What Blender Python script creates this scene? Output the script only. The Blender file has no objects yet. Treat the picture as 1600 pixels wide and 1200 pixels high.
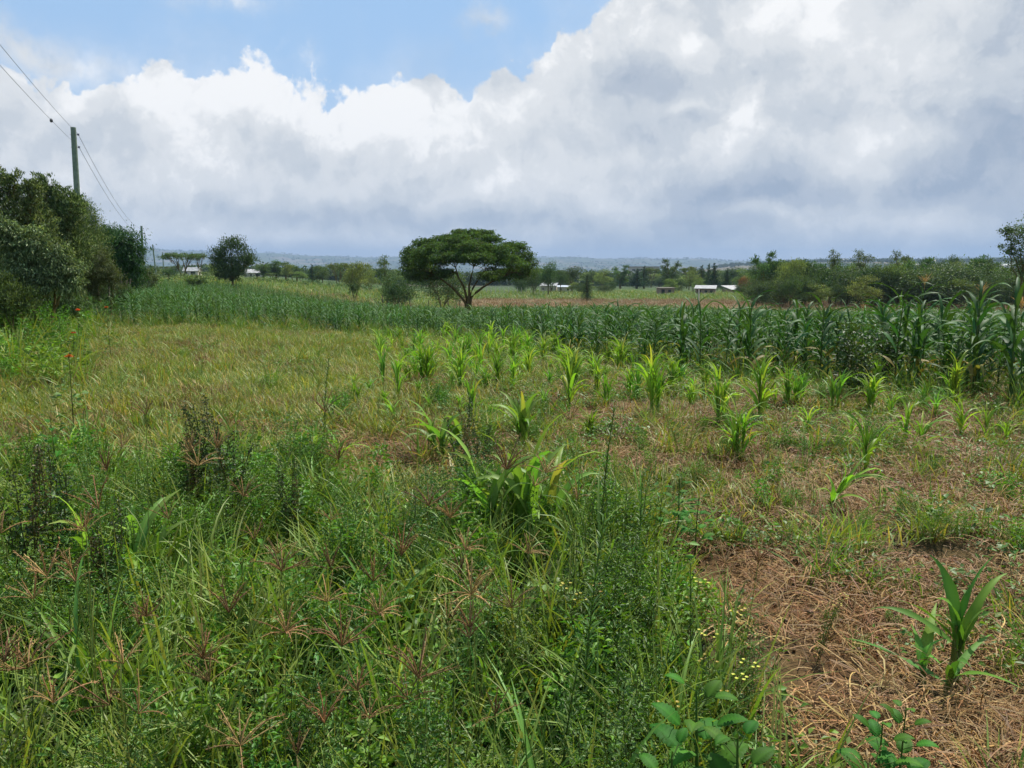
import bpy, math, random
import numpy as np
from mathutils import Vector, Matrix, Euler

random.seed(11)
RNG = np.random.default_rng(11)
scene = bpy.context.scene

# ------------------------------------------------------------------ camera
FPX = 1209.0                       # focal length in photograph pixels (1600 wide)
EYE_Y = 412.0                      # row of the eye level in the photograph
PITCH = math.atan((600 - EYE_Y) / FPX)
CAM_H = 2.0
cam_data = bpy.data.cameras.new("camera")
cam = bpy.data.objects.new("camera", cam_data)
scene.collection.objects.link(cam)
cam_data.sensor_width = 36.0
cam_data.lens = 36.0 * FPX / 1600.0
cam_data.clip_start = 0.05
cam_data.clip_end = 60000.0
cam.location = (0, 0, CAM_H)
cam.rotation_euler = (math.pi / 2 - PITCH, 0, 0)
scene.camera = cam


def ray(px, py):
    """world direction (x right, y forward, z up) of a point of the photograph"""
    a, b = (px - 800) / FPX, (600 - py) / FPX
    c, s = math.cos(PITCH), math.sin(PITCH)
    return Vector((a, c + b * s, -s + b * c)).normalized()


def azel(px, py):
    d = ray(px, py)
    return math.atan2(d.x, d.y), math.asin(d.z)


# ------------------------------------------------------------------ view and sun
scene.view_settings.view_transform = 'Standard'
scene.view_settings.look = 'None'
scene.view_settings.gamma = 1.0
scene.view_settings.exposure = 0.45
scene.view_settings.use_curve_mapping = False
scene.cycles.max_bounces = 4
scene.cycles.use_adaptive_sampling = True
scene.cycles.adaptive_threshold = 0.02
scene.cycles.diffuse_bounces = 2
scene.cycles.glossy_bounces = 2
scene.cycles.transmission_bounces = 3
scene.cycles.volume_bounces = 0
scene.cycles.use_denoising = True

SUN_EL, SUN_AZ = math.radians(56), math.radians(38)
sd = Vector((math.sin(SUN_AZ) * math.cos(SUN_EL), math.cos(SUN_AZ) * math.cos(SUN_EL), math.sin(SUN_EL)))
sun_data = bpy.data.lights.new("sun", 'SUN')
sun_data.energy = 4.8
sun_data.angle = math.radians(0.6)
sun_data.color = (1.0, 0.955, 0.88)
sun = bpy.data.objects.new("sun", sun_data)
scene.collection.objects.link(sun)
sun.rotation_euler = sd.to_track_quat('Z', 'Y').to_euler()
sun.location = (0, 0, 50)


# ------------------------------------------------------------------ node helpers
class NX:
    """a float socket with arithmetic"""
    def __init__(s, tree, sock): s.t, s.s = tree, sock
    def _op(s, op, *args, clamp=False):
        n = s.t.nodes.new('ShaderNodeMath'); n.operation = op; n.use_clamp = clamp
        for i, v in enumerate((s,) + args):
            if isinstance(v, NX): s.t.links.new(v.s, n.inputs[i])
            else: n.inputs[i].default_value = float(v)
        return NX(s.t, n.outputs[0])
    def __add__(s, o): return s._op('ADD', o)
    __radd__ = __add__
    def __sub__(s, o): return s._op('SUBTRACT', o)
    def __rsub__(s, o): return (s * -1.0) + o
    def __mul__(s, o): return s._op('MULTIPLY', o)
    __rmul__ = __mul__
    def __truediv__(s, o): return s._op('DIVIDE', o)
    def pow(s, o): return s._op('POWER', o)
    def abs(s): return s._op('ABSOLUTE')
    def max(s, o): return s._op('MAXIMUM', o)
    def min(s, o): return s._op('MINIMUM', o)
    def clamp(s): return s._op('ADD', 0.0, clamp=True)
    def smooth(s, lo, hi, a=0.0, b=1.0):
        n = s.t.nodes.new('ShaderNodeMapRange'); n.interpolation_type = 'SMOOTHSTEP'
        s.t.links.new(s.s, n.inputs['Value'])
        for k, v in (('From Min', lo), ('From Max', hi), ('To Min', a), ('To Max', b)):
            n.inputs[k].default_value = v
        return NX(s.t, n.outputs['Result'])


def mixc(t, fac, a, b, mode='MIX'):
    n = t.nodes.new('ShaderNodeMix'); n.data_type = 'RGBA'; n.blend_type = mode
    fi, ai, bi = n.inputs[0], n.inputs[6], n.inputs[7]
    if isinstance(fac, NX): t.links.new(fac.s, fi)
    else: fi.default_value = fac
    for i, v in ((ai, a), (bi, b)):
        if isinstance(v, (tuple, list)): i.default_value = tuple(v) + ((1.0,) if len(v) == 3 else ())
        else: t.links.new(v, i)
    return n.outputs[2]


def noise(t, vec, scale, detail=4, rough=0.5, dist=0.0, lac=2.0, dims='3D'):
    n = t.nodes.new('ShaderNodeTexNoise'); n.noise_dimensions = dims
    n.inputs['Scale'].default_value = scale; n.inputs['Detail'].default_value = detail
    n.inputs['Roughness'].default_value = rough; n.inputs['Distortion'].default_value = dist
    n.inputs['Lacunarity'].default_value = lac
    if vec is not None: t.links.new(vec, n.inputs['Vector'])
    return n


def vmath(t, op, a, b=None):
    n = t.nodes.new('ShaderNodeVectorMath'); n.operation = op
    for i, v in enumerate((a, b)):
        if v is None: continue
        if isinstance(v, (tuple, list)): n.inputs[i].default_value = v
        elif isinstance(v, (int, float)): n.inputs[i].default_value = (v, v, v)
        else: t.links.new(v, n.inputs[i])
    return n


# ------------------------------------------------------------------ world: clear blue sky behind a bank of cumulus
world = bpy.data.worlds.new("World")
scene.world = world
world.use_nodes = True
W = world.node_tree
W.nodes.clear()
out = W.nodes.new('ShaderNodeOutputWorld')
bg = W.nodes.new('ShaderNodeBackground')
W.links.new(bg.outputs[0], out.inputs[0])
sky = W.nodes.new('ShaderNodeTexSky')
sky.sky_type = 'NISHITA'; sky.sun_disc = False
sky.sun_elevation = SUN_EL; sky.sun_rotation = SUN_AZ
sky.altitude = 1800; sky.air_density = 1.0; sky.dust_density = 1.0; sky.ozone_density = 1.0
SKY_STRENGTH = 0.15
bg.inputs['Strength'].default_value = SKY_STRENGTH
tc = W.nodes.new('ShaderNodeTexCoord')
DIR = tc.outputs['Generated']
sep = W.nodes.new('ShaderNodeSeparateXYZ'); W.links.new(DIR, sep.inputs[0])
dx, dy, dz = (NX(W, sep.outputs[i]) for i in range(3))
# warp of the direction, so that every feature has a torn cloud outline
wn = noise(W, DIR, 7.0, 8, 0.62)
wsub = vmath(W, 'SUBTRACT', wn.outputs['Color'], 0.5)
wscl = vmath(W, 'MULTIPLY', wsub.outputs[0], (0.10, 0.10, 0.07))
DW = vmath(W, 'ADD', DIR, wscl.outputs[0]).outputs[0]
sepw = W.nodes.new('ShaderNodeSeparateXYZ'); W.links.new(DW, sepw.inputs[0])
wx, wy, wz = (NX(W, sepw.outputs[i]) for i in range(3))
az = wx._op('ARCTAN2', wy)
el = wz.max(-0.999).min(0.999)._op('ARCSINE')
az0 = dx._op('ARCTAN2', dy)
el0 = dz._op('ARCSINE')

def float_curve(x, pts, lo, hi, ymax):
    n = W.nodes.new('ShaderNodeFloatCurve')
    c = n.mapping.curves[0]
    pts = sorted(((p - lo) / (hi - lo), q / ymax) for p, q in pts)
    while len(c.points) < len(pts): c.points.new(0.5, 0.5)
    for pt, (p, q) in zip(c.points, pts):
        pt.location = (p, q); pt.handle_type = 'AUTO_CLAMPED'
    n.mapping.use_clip = False
    n.mapping.update()
    W.links.new(((x - lo) * (1.0 / (hi - lo))).clamp().s, n.inputs['Value'])
    return NX(W, n.outputs[0]) * ymax

top = [(0, 118), (60, 108), (110, 112), (165, 122), (205, 104), (240, 78), (268, 76), (292, 104), (318, 122), (352, 100),
       (392, 84), (425, 100), (455, 112), (482, 100), (500, 130), (518, 148), (545, 138), (600, 128), (650, 122),
       (700, 116), (745, 116), (780, 98), (830, 90), (855, 52), (885, 36), (912, 42), (930, 20), (950, -20), (1000, -160), (1100, -400)]
bp = [azel(a, b) for a, b in top]
bp += [(-0.75, 0.32), (-1.1, 0.36), (-1.6, 0.5), (-2.2, 0.35), (-2.8, 0.3), (-3.14, 0.4), (1.0, 0.95), (1.5, 0.8), (2.0, 0.5), (2.6, 0.32), (3.14, 0.4)]
bound = float_curve(az, bp, -3.1416, 3.1416, 1.2)
edge_n = NX(W, noise(W, DIR, 9.0, 8, 0.62).outputs['Fac'])
puff_v = W.nodes.new('ShaderNodeTexVoronoi'); puff_v.feature = 'SMOOTH_F1'
puff_v.inputs['Scale'].default_value = 13.0; puff_v.inputs['Smoothness'].default_value = 0.6
puff_v.inputs['Detail'].default_value = 3.0; puff_v.inputs['Roughness'].default_value = 0.6
W.links.new(DW, puff_v.inputs['Vector'])
puff = NX(W, puff_v.outputs['Distance'])
hgt = bound - el + 0.030 + (edge_n - 0.5) * 0.13 - (puff - 0.35) * 0.05          # > 0 inside the bank
mask_bank = hgt.smooth(-0.003, 0.012)
veil = (bound - el + (edge_n - 0.5) * 0.35).smooth(-0.09, 0.16) * 0.45
wisp_n = NX(W, noise(W, DIR, 6.0, 7, 0.6, 0.6).outputs['Fac'])
wisp = wisp_n.smooth(0.585, 0.80) * 0.6
AE = W.nodes.new('ShaderNodeCombineXYZ')
W.links.new(az.s, AE.inputs[0]); W.links.new(el.s, AE.inputs[1])
def spot(px, py, rx, ry, amp):
    a, e = azel(px, py)
    v = vmath(W, 'SUBTRACT', AE.outputs[0], (a, e, 0))
    v = vmath(W, 'MULTIPLY', v.outputs[0], (FPX / rx, FPX / ry, 0))
    d = NX(W, vmath(W, 'DOT_PRODUCT', v.outputs[0], v.outputs[0]).outputs['Value'])
    return NX(W, (d * -1.0)._op('EXPONENT').s) * amp
small = spot(748, 28, 26, 26, .9) + spot(350, 2, 60, 14, .9) + spot(480, 95, 22, 22, .7) + spot(110, 92, 90, 26, .8) + spot(20, 60, 40, 24, .6)
small = small * edge_n.smooth(0.36, 0.60)
mask = mask_bank.max(veil).max(wisp).max(small).clamp()
# relief: density here against density a little way towards the sun
def dens(vec):
    a = noise(W, vec, 3.2, 7, 0.56).outputs['Fac']
    b = noise(W, vec, 11.0, 6, 0.6).outputs['Fac']
    return NX(W, a) + NX(W, b) * 0.5
offv = vmath(W, 'ADD', DW, (sd.x * 0.035, 0.0, 0.045)).outputs[0]
relief = (dens(DW) - dens(offv))
big = NX(W, noise(W, DW, 2.6, 6, 0.5).outputs['Fac'])

spots = [
    (870, 95, 60, 45, .45), (790, 235, 95, 55, .32), (690, 190, 120, 50, .20), (250, 120, 55, 45, .20), (395, 125, 60, 45, .22),
    (600, 250, 160, 70, .10), (255, 270, 60, 22, .18), (1070, 176, 38, 9, .40), (1165, 195, 60, 50, .25), (1150, 245, 70, 45, .22),
    (1400, 215, 90, 22, .40), (1185, 325, 80, 12, .42), (1490, 352, 80, 24, .42), (1265, 388, 36, 14, .42), (1400, 400, 50, 12, .30),
    (1385, 170, 40, 60, .16), (960, 40, 200, 60, .10), (1240, 10, 60, 30, .25), (820, 305, 120, 30, .10), (430, 366, 330, 14, .30),
    (760, 345, 330, 18, -.50), (440, 322, 260, 14, -.30), (1280, 300, 240, 30, -.52), (1080, 375, 380, 22, -.45), (1010, 205, 90, 22, -.20),
    (1580, 200, 130, 110, -.50), (1190, 110, 190, 26, -.12), (1290, 160, 40, 50, -.10), (80, 205, 180, 22, -.14), (70, 185, 90, 12, -.10),
    (1000, 110, 110, 26, -.10), (1560, 330, 60, 30, -.2), (560, 230, 40, 40, -.06), (1140, 285, 30, 26, -.12), (1600, 400, 120, 30, -.1),
]
feat = None
for s_ in spots:
    g = spot(*s_)
    feat = g if feat is None else feat + g
rim = (hgt * -1.0).smooth(-0.10, -0.01) * 0.16
low = el0.smooth(0.15, 0.02) * -0.13
lay1 = NX(W, noise(W, DW, 4.2, 10, 0.60).outputs['Fac']).smooth(0.50, 0.56)
lay2 = NX(W, noise(W, offv, 8.5, 9, 0.60).outputs['Fac']).smooth(0.51, 0.57)
B = (0.515 + lay1 * 0.13 + lay2 * 0.09 + relief * 1.9 + (big - 0.5) * 0.55 + feat * 0.85 + rim - low)
B = B.clamp()
ramp = W.nodes.new('ShaderNodeValToRGB')
cr = ramp.color_ramp
cr.interpolation = 'EASE'
stops = [(0.0, (0.275, 0.33, 0.415)), (0.25, (0.365, 0.41, 0.475)), (0.5, (0.465, 0.50, 0.54)), (0.75, (0.575, 0.595, 0.615)), (1.0, (0.73, 0.735, 0.74))]
while len(cr.elements) < len(stops): cr.elements.new(0.5)
for e, (p, c) in zip(cr.elements, stops): e.position = p; e.color = c + (1,)
W.links.new(B.s, ramp.inputs[0])
cl = vmath(W, 'SCALE', ramp.outputs[0]); cl.inputs['Scale'].default_value = 1.0 / SKY_STRENGTH
# blue of the clear sky: the Nishita sky, thinned a little by haze towards the horizon
blue = mixc(W, 0.88, sky.outputs[0], tuple(v / SKY_STRENGTH for v in (0.26, 0.42, 0.635)))
hz = el0.smooth(0.42, 0.08)
blue2 = mixc(W, hz * 0.35, blue, tuple(v / SKY_STRENGTH for v in (0.34, 0.45, 0.60)))
final = mixc(W, mask, blue2, cl.outputs[0])
W.links.new(final, bg.inputs['Color'])
world.cycles.sampling_method = 'MANUAL'
world.cycles.sample_map_resolution = 512


# ------------------------------------------------------------------ terrain
_D = [0, 12, 20, 30, 40, 50, 60, 80, 100, 150, 200, 300, 600, 1500, 3000, 5000]
_Zd = [0, 0, -.3, -.8, -1.45, -2.1, -2.7, -3.6, -4.3, -5.3, -6.0, -7.4, -14, -35, -56, -50]


def smoothstep(a, b, x):
    t = np.clip((x - a) / (b - a), 0, 1)
    return t * t * (3 - 2 * t)


def terrain(x, y):
    x = np.asarray(x, float); y = np.asarray(y, float)
    d = np.hypot(x, y)
    u = np.arctan2(x, y)
    drop = np.interp(d, _D, _Zd)
    side = 0.22 + 0.78 * smoothstep(-0.40, -0.07, u)
    side = side + (1 - side) * smoothstep(350, 800, d)
    side = np.where(np.abs(u) > 1.2, 1.0 * np.ones_like(side), side)
    z = drop * side
    # far hills: a blue ridge to the left and a lower one to the right
    px = 800 + FPX * np.tan(np.clip(u, -1.2, 1.2))
    rise = np.interp(px, [-400, 200, 420, 600, 900, 1150, 1600, 2200], [21, 21, 15, 11, 9, 5, 9, 14]) / FPX
    rise = rise + 0.0007 * np.sin(u * 37) + 0.0005 * np.sin(u * 83 + 1)
    far = smoothstep(4200, 9000, d)
    z = z * (1 - far) + (rise * 9000 * (1 + 0.1 * np.sin(u * 9))) * far * np.where(d > 9600, np.clip(1 - (d - 9600) / 6000, 0.2, 1), 1)
    mid = np.exp(-((d - 2600) / 500.0) ** 2) * np.interp(px, [900, 1150, 1500, 2200], [0, 48, 62, 70]) * (1 + .08 * np.sin(u * 21))
    z = z + mid
    z = z + 0.6 * smoothstep(200, 1500, d) * (np.sin(x * .011 + 1) + np.sin(y * .009 + x * .004))
    near = 1 - smoothstep(25, 60, d)
    z = z + near * (0.035 * np.sin(x * 1.7 + .5 * y) * np.sin(y * 1.3 + 1) + 0.02 * np.sin(x * 4.1 + 2) * np.sin(y * 3.7) + .012 * np.sin(x * 9 + y * 3) * np.sin(y * 8.3 - x))
    return z


def T(x, y):
    return float(terrain(x, y))


def G(px, py, h=0.0):
    """point of the ground (raised by h) seen at a pixel of the photograph"""
    r = ray(px, py)
    lo, step, t = 0.5, 1.01, 0.5
    while t < 9000:
        p = Vector((0, 0, CAM_H)) + r * t
        if p.z < T(p.x, p.y) + h:
            a, b = lo, t
            for _ in range(18):
                m = (a + b) / 2
                p = Vector((0, 0, CAM_H)) + r * m
                if p.z < T(p.x, p.y) + h: b = m
                else: a = m
            return Vector((p.x, p.y, T(p.x, p.y)))
        lo = t; t *= step
    return Vector((p.x, p.y, T(p.x, p.y)))


def px_x(px, py, d):
    return (px - 800) / FPX * d / (math.cos(PITCH) + (600 - py) / FPX * math.sin(PITCH))


def at(px, d):
    """ground point at forward distance d under the column px (taken at the eye level)"""
    x = px_x(px, EYE_Y, d)
    return Vector((x, d, T(x, d)))


def ztop(py, d):
    """height at forward distance d that shows at row py"""
    th = math.atan((600 - py) / FPX) - PITCH
    return CAM_H + d * math.tan(th)


# ------------------------------------------------------------------ zones of the field
def maize_edge(x):
    return np.interp(x, [-40, -16, -12, -6, -1.5, 1, 3, 5, 7, 9, 16], [25, 24, 25.5, 26, 25, 18.5, 14.8, 12.3, 10.4, 9.2, 8.2])


def straw_x(y):
    return np.interp(y, [0, 2, 4, 6, 7, 8, 10, 13, 16], [1.0, 1.0, 1.02, 1.15, .9, .2, -.1, 0.4, 3])


def vnoise(x, y, s, seed=0):
    """smooth value noise for placing things"""
    x = np.asarray(x) * s + seed * 17.3; y = np.asarray(y) * s - seed * 9.1
    xi, yi = np.floor(x), np.floor(y)
    fx, fy = x - xi, y - yi
    fx, fy = fx * fx * (3 - 2 * fx), fy * fy * (3 - 2 * fy)
    def h(a, b):
        v = np.sin(a * 127.1 + b * 311.7 + seed * 3.7) * 43758.5453
        return v - np.floor(v)
    return (h(xi, yi) * (1 - fx) + h(xi + 1, yi) * fx) * (1 - fy) + (h(xi, yi + 1) * (1 - fx) + h(xi + 1, yi + 1) * fx) * fy


def straw_mask(x, y):
    x = np.asarray(x, float); y = np.asarray(y, float)
    m = smoothstep(-0.35, 0.5, x - straw_x(y)) * (1 - smoothstep(-2.2, 0.2, y - maize_edge(x)))
    m = m * (0.25 + 0.75 * smoothstep(.30, .62, vnoise(x, y, 1.1, 3)))
    p = smoothstep(.60, .78, vnoise(x, y, .8, 5)) * smoothstep(5, 8, y) * (1 - smoothstep(16, 22, y)) * smoothstep(-6, -1, x)
    return np.maximum(m, p * .8)
# ------------------------------------------------------------------ mesh building
def new_mesh(name, V, Q=None, Tr=None, col=None, mat=None, smooth=True):
    V = np.asarray(V, np.float32).reshape(-1, 3)
    Q = np.zeros((0, 4), np.int32) if Q is None or len(Q) == 0 else np.asarray(Q, np.int32).reshape(-1, 4)
    Tr = np.zeros((0, 3), np.int32) if Tr is None or len(Tr) == 0 else np.asarray(Tr, np.int32).reshape(-1, 3)
    me = bpy.data.meshes.new(name)
    me.vertices.add(len(V)); me.vertices.foreach_set('co', V.ravel())
    nl = len(Q) * 4 + len(Tr) * 3
    me.loops.add(nl); me.polygons.add(len(Q) + len(Tr))
    me.loops.foreach_set('vertex_index', np.concatenate([Q.ravel(), Tr.ravel()]).astype(np.int32))
    st = np.concatenate([np.arange(len(Q)) * 4, len(Q) * 4 + np.arange(len(Tr)) * 3]).astype(np.int32)
    me.polygons.foreach_set('loop_start', st)
    me.polygons.foreach_set('use_smooth', np.full(len(st), bool(smooth)))
    if col is not None:
        c = np.ones((len(V), 4), np.float32); c[:, :3] = np.asarray(col, np.float32).reshape(-1, 3)
        a = me.color_attributes.new('Col', 'FLOAT_COLOR', 'POINT'); a.data.foreach_set('color', c.ravel())
    if mat is not None: me.materials.append(mat)
    me.update(calc_edges=True)
    return me


def link(name, me, parent=None, loc=None, rz=0, scale=None):
    o = bpy.data.objects.new(name, me)
    scene.collection.objects.link(o)
    if parent is not None: o.parent = parent
    if loc is not None: o.location = loc
    if rz: o.rotation_euler = (0, 0, rz)
    if scale is not None: o.scale = (scale,) * 3 if isinstance(scale, (int, float)) else scale
    return o


def tag(o, label=None, cat=None, group=None, kind=None):
    if label: o['label'] = label
    if cat: o['category'] = cat
    if group: o['group'] = group
    if kind: o['kind'] = kind
    return o


def mat_new(name):
    m = bpy.data.materials.new(name); m.use_nodes = True
    t = m.node_tree; t.nodes.clear()
    o = t.nodes.new('ShaderNodeOutputMaterial')
    return m, t, o


def leaf_mat(name, trans=0.32, rough=0.5, spec=0.35, var=0.35, hue=0.02, glow=(1.25, 1.25, 0.5), tint=(1.16, 1.16, .60)):
    m, t, o = mat_new(name)
    a = t.nodes.new('ShaderNodeAttribute'); a.attribute_name = 'Col'
    oi = t.nodes.new('ShaderNodeObjectInfo')
    r = NX(t, oi.outputs['Random'])
    hs = t.nodes.new('ShaderNodeHueSaturation')
    t.links.new(mixc(t, 1.0, a.outputs['Color'], tint, 'MULTIPLY'), hs.inputs['Color'])
    t.links.new((r * hue * 2 + (0.5 - hue)).s, hs.inputs['Hue'])
    t.links.new(((r * 7.31)._op('FRACT') * var + (1 - var / 2)).s, hs.inputs['Value'])
    pb = t.nodes.new('ShaderNodeBsdfPrincipled')
    t.links.new(hs.outputs[0], pb.inputs['Base Color'])
    pb.inputs['Roughness'].default_value = rough
    pb.inputs['Specular IOR Level'].default_value = spec
    if trans > 0:
        tr = t.nodes.new('ShaderNodeBsdfTranslucent')
        tcn = mixc(t, 1.0, hs.outputs[0], tuple(glow), 'MULTIPLY')
        t.links.new(tcn, tr.inputs['Color'])
        mx = t.nodes.new('ShaderNodeMixShader'); mx.inputs[0].default_value = trans
        t.links.new(pb.outputs[0], mx.inputs[1]); t.links.new(tr.outputs[0], mx.inputs[2])
        t.links.new(mx.outputs[0], o.inputs[0])
    else:
        t.links.new(pb.outputs[0], o.inputs[0])
    return m


def plain_mat(name, color, rough=0.8, scale=8.0, amount=0.25, metallic=0.0, spec=0.3, bump=0.0, second=None):
    m, t, o = mat_new(name)
    tcn = t.nodes.new('ShaderNodeTexCoord')
    nz = NX(t, noise(t, tcn.outputs['Object'], scale, 6, 0.6).outputs['Fac'])
    dark = second or tuple(c * (1 - amount) for c in color)
    c = mixc(t, nz.smooth(0.35, 0.65), dark, color)
    pb = t.nodes.new('ShaderNodeBsdfPrincipled')
    t.links.new(c, pb.inputs['Base Color'])
    pb.inputs['Roughness'].default_value = rough; pb.inputs['Metallic'].default_value = metallic
    pb.inputs['Specular IOR Level'].default_value = spec
    if bump:
        b = t.nodes.new('ShaderNodeBump'); b.inputs['Strength'].default_value = bump
        t.links.new(nz.s, b.inputs['Height']); t.links.new(b.outputs[0], pb.inputs['Normal'])
    t.links.new(pb.outputs[0], o.inputs[0])
    return m


LEAF = leaf_mat('leaf_green')
LEAF_MATTE = leaf_mat('leaf_tree', trans=0.28, rough=0.55, spec=0.2, var=0.25, tint=(1.3, 1.45, 1.0))
LEAF_BROAD = leaf_mat('leaf_broad', trans=0.28, rough=0.6, spec=0.12, var=0.2, tint=(.9, 1.0, .6))
LEAF_MAIZE = leaf_mat('leaf_maize', trans=0.28, rough=0.55, spec=0.14, var=0.5, tint=(.92, .98, .66))
LEAF_LIME = leaf_mat('leaf_lime', trans=0.42, rough=0.5, spec=0.3, var=0.45, hue=0.02, tint=(1.25, 1.3, .75), glow=(1.15, 1.35, .5))
DRY = leaf_mat('dry_straw', trans=0.12, rough=0.6, spec=0.3, var=0.4, hue=0.01, glow=(1.1, 1.0, .8), tint=(.90, .76, .47))
BARK = plain_mat('bark', (0.13, 0.10, 0.075), 0.9, 14, 0.5, bump=0.4)

# ------------------------------------------------------------------ the ground: one polar sheet out past the hills
def build_ground():
    nr, na = 250, 480
    r = np.concatenate([[0.0], 0.6 * np.exp(np.linspace(0, math.log(14500 / 0.6), nr))])
    a = np.linspace(-math.pi, math.pi, na, endpoint=False)
    # crowd the columns towards the view
    a = a - 0.55 * np.sin(a)
    R, A = np.meshgrid(r, a, indexing='ij')
    X, Y = R * np.sin(A), R * np.cos(A)
    Z = terrain(X, Y)
    V = np.stack([X, Y, Z], -1).reshape(-1, 3)
    i, j = np.meshgrid(np.arange(nr), np.arange(na), indexing='ij')
    j2 = (j + 1) % na
    Q = np.stack([i * na + j, i * na + j2, (i + 1) * na + j2, (i + 1) * na + j], -1).reshape(-1, 4)
    x, y = X.ravel(), Y.ravel()
    d = np.hypot(x, y)
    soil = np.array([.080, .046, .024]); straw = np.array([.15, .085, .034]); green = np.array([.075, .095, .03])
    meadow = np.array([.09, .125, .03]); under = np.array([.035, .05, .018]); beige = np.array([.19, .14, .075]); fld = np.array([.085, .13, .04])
    sm = straw_mask(x, y)[:, None]
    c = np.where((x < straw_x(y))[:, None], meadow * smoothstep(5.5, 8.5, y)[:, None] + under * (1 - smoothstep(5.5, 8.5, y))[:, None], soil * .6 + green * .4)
    c = c * (1 - sm) + (straw * .6 + soil * .4) * sm
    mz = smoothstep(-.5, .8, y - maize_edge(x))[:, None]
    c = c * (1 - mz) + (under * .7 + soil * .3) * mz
    bz = (smoothstep(92, 102, d) * (1 - smoothstep(160, 170, d + 6 * np.sin(x * .05))))[:, None]
    right = smoothstep(-0.12, -0.04, np.arctan2(x, y))[:, None]
    c = c * (1 - bz * right) + beige * bz * right
    lf = (smoothstep(118, 128, d))[:, None] * (1 - right)
    c = c * (1 - lf) + fld * lf
    fa = smoothstep(160, 170, d)[:, None]
    c = c * (1 - fa) + fld * .8 * fa
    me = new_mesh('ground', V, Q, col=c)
    m, t, o = mat_new('field_ground')
    at_ = t.nodes.new('ShaderNodeAttribute'); at_.attribute_name = 'Col'
    tcn = t.nodes.new('ShaderNodeTexCoord'); P = tcn.outputs['Object']
    geo = vmath(t, 'LENGTH', P); dist = NX(t, geo.outputs['Value'])
    n1 = NX(t, noise(t, P, 3.0, 8, 0.65).outputs['Fac'])
    n2 = NX(t, noise(t, P, 26.0, 6, 0.7).outputs['Fac'])
    n3 = NX(t, noise(t, P, 0.09, 5, 0.6).outputs['Fac'])
    k = n1.smooth(.3, .7, .62, 1.25) * n2.smooth(.3, .7, .7, 1.3) * n3.smooth(.3, .7, .8, 1.2)
    kc = t.nodes.new('ShaderNodeCombineXYZ')
    for i_ in range(3): t.links.new(k.s, kc.inputs[i_])
    near = mixc(t, 1.0, at_.outputs['Color'], kc.outputs[0], 'MULTIPLY')
    # patchwork of far fields
    vo = t.nodes.new('ShaderNodeTexVoronoi'); vo.inputs['Scale'].default_value = 0.0065
    mp = vmath(t, 'MULTIPLY', P, (1.0, 0.6, 1.0)); t.links.new(mp.outputs[0], vo.inputs['Vector'])
    sp = t.nodes.new('ShaderNodeSeparateColor'); t.links.new(vo.outputs['Color'], sp.inputs[0])
    f1 = mixc(t, NX(t, sp.outputs[0]).smooth(.35, .6), (.045, .065, .03), (.08, .10, .045))
    f2 = mixc(t, NX(t, sp.outputs[1]).smooth(.72, .8), f1, (.14, .12, .08))
    far = mixc(t, dist.smooth(260, 420), near, f2)
    pb = t.nodes.new('ShaderNodeBsdfPrincipled'); t.links.new(far, pb.inputs['Base Color'])
    pb.inputs['Roughness'].default_value = 0.95; pb.inputs['Specular IOR Level'].default_value = 0.1
    b = t.nodes.new('ShaderNodeBump'); b.inputs['Strength'].default_value = 0.9; b.inputs['Distance'].default_value = 0.05
    t.links.new((n1 + n2 * .5).s, b.inputs['Height']); t.links.new(b.outputs[0], pb.inputs['Normal'])
    t.links.new(pb.outputs[0], o.inputs[0])
    me.materials.append(m)
    g = link('ground', me)
    tag(g, 'green and brown farmland falling away to blue hills', None, None, 'structure')
build_ground()

# ------------------------------------------------------------------ air
def build_haze():
    s, zb, zt = 15500.0, -75.0, 260.0
    V = [(x, y, z) for z in (zb, zt) for x, y in ((-s, -s), (s, -s), (s, s), (-s, s))]
    Q = [(0, 3, 2, 1), (4, 5, 6, 7), (0, 1, 5, 4), (1, 2, 6, 5), (2, 3, 7, 6), (3, 0, 4, 7)]
    me = new_mesh('haze', V, Q, smooth=False)
    m, t, o = mat_new('haze_air')
    pv = t.nodes.new('ShaderNodeVolumePrincipled')
    pv.inputs['Color'].default_value = (0.44, 0.60, 0.84, 1)
    pv.inputs['Density'].default_value = HAZE
    t.links.new(pv.outputs[0], o.inputs['Volume'])
    me.materials.append(m)
    tag(link('haze', me), 'pale blue haze over the far valley', None, None, 'stuff')
HAZE = 1.25e-4
build_haze()
# ------------------------------------------------------------------ plant pieces
class MB:
    def __init__(s): s.V, s.Q, s.T, s.C, s.n = [], [], [], [], 0
    def add(s, V, Q=None, Tr=None, C=(.1, .1, .1)):
        V = np.asarray(V, float).reshape(-1, 3)
        if Q is not None and len(Q): s.Q.append(np.asarray(Q, int).reshape(-1, 4) + s.n)
        if Tr is not None and len(Tr): s.T.append(np.asarray(Tr, int).reshape(-1, 3) + s.n)
        C = np.asarray(C, float)
        s.C.append(np.broadcast_to(C, (len(V), 3)) if C.ndim == 1 else C)
        s.V.append(V); s.n += len(V)
    def join(s, o):
        for q in o.Q: s.Q.append(q + s.n)
        for q in o.T: s.T.append(q + s.n)
        s.V += o.V; s.C += o.C; s.n += o.n
    def mesh(s, name, mat, smooth=True):
        cat = lambda L, k: np.concatenate(L) if L else np.zeros((0, k), int)
        return new_mesh(name, np.concatenate(s.V), cat(s.Q, 4), cat(s.T, 3), np.concatenate(s.C), mat, smooth)


def vary(c, k, rng=RNG):
    return np.clip(np.asarray(c) * (1 + k * rng.uniform(-1, 1)) * (1 + k * .35 * rng.uniform(-1, 1, 3)), 0, 1)


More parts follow.
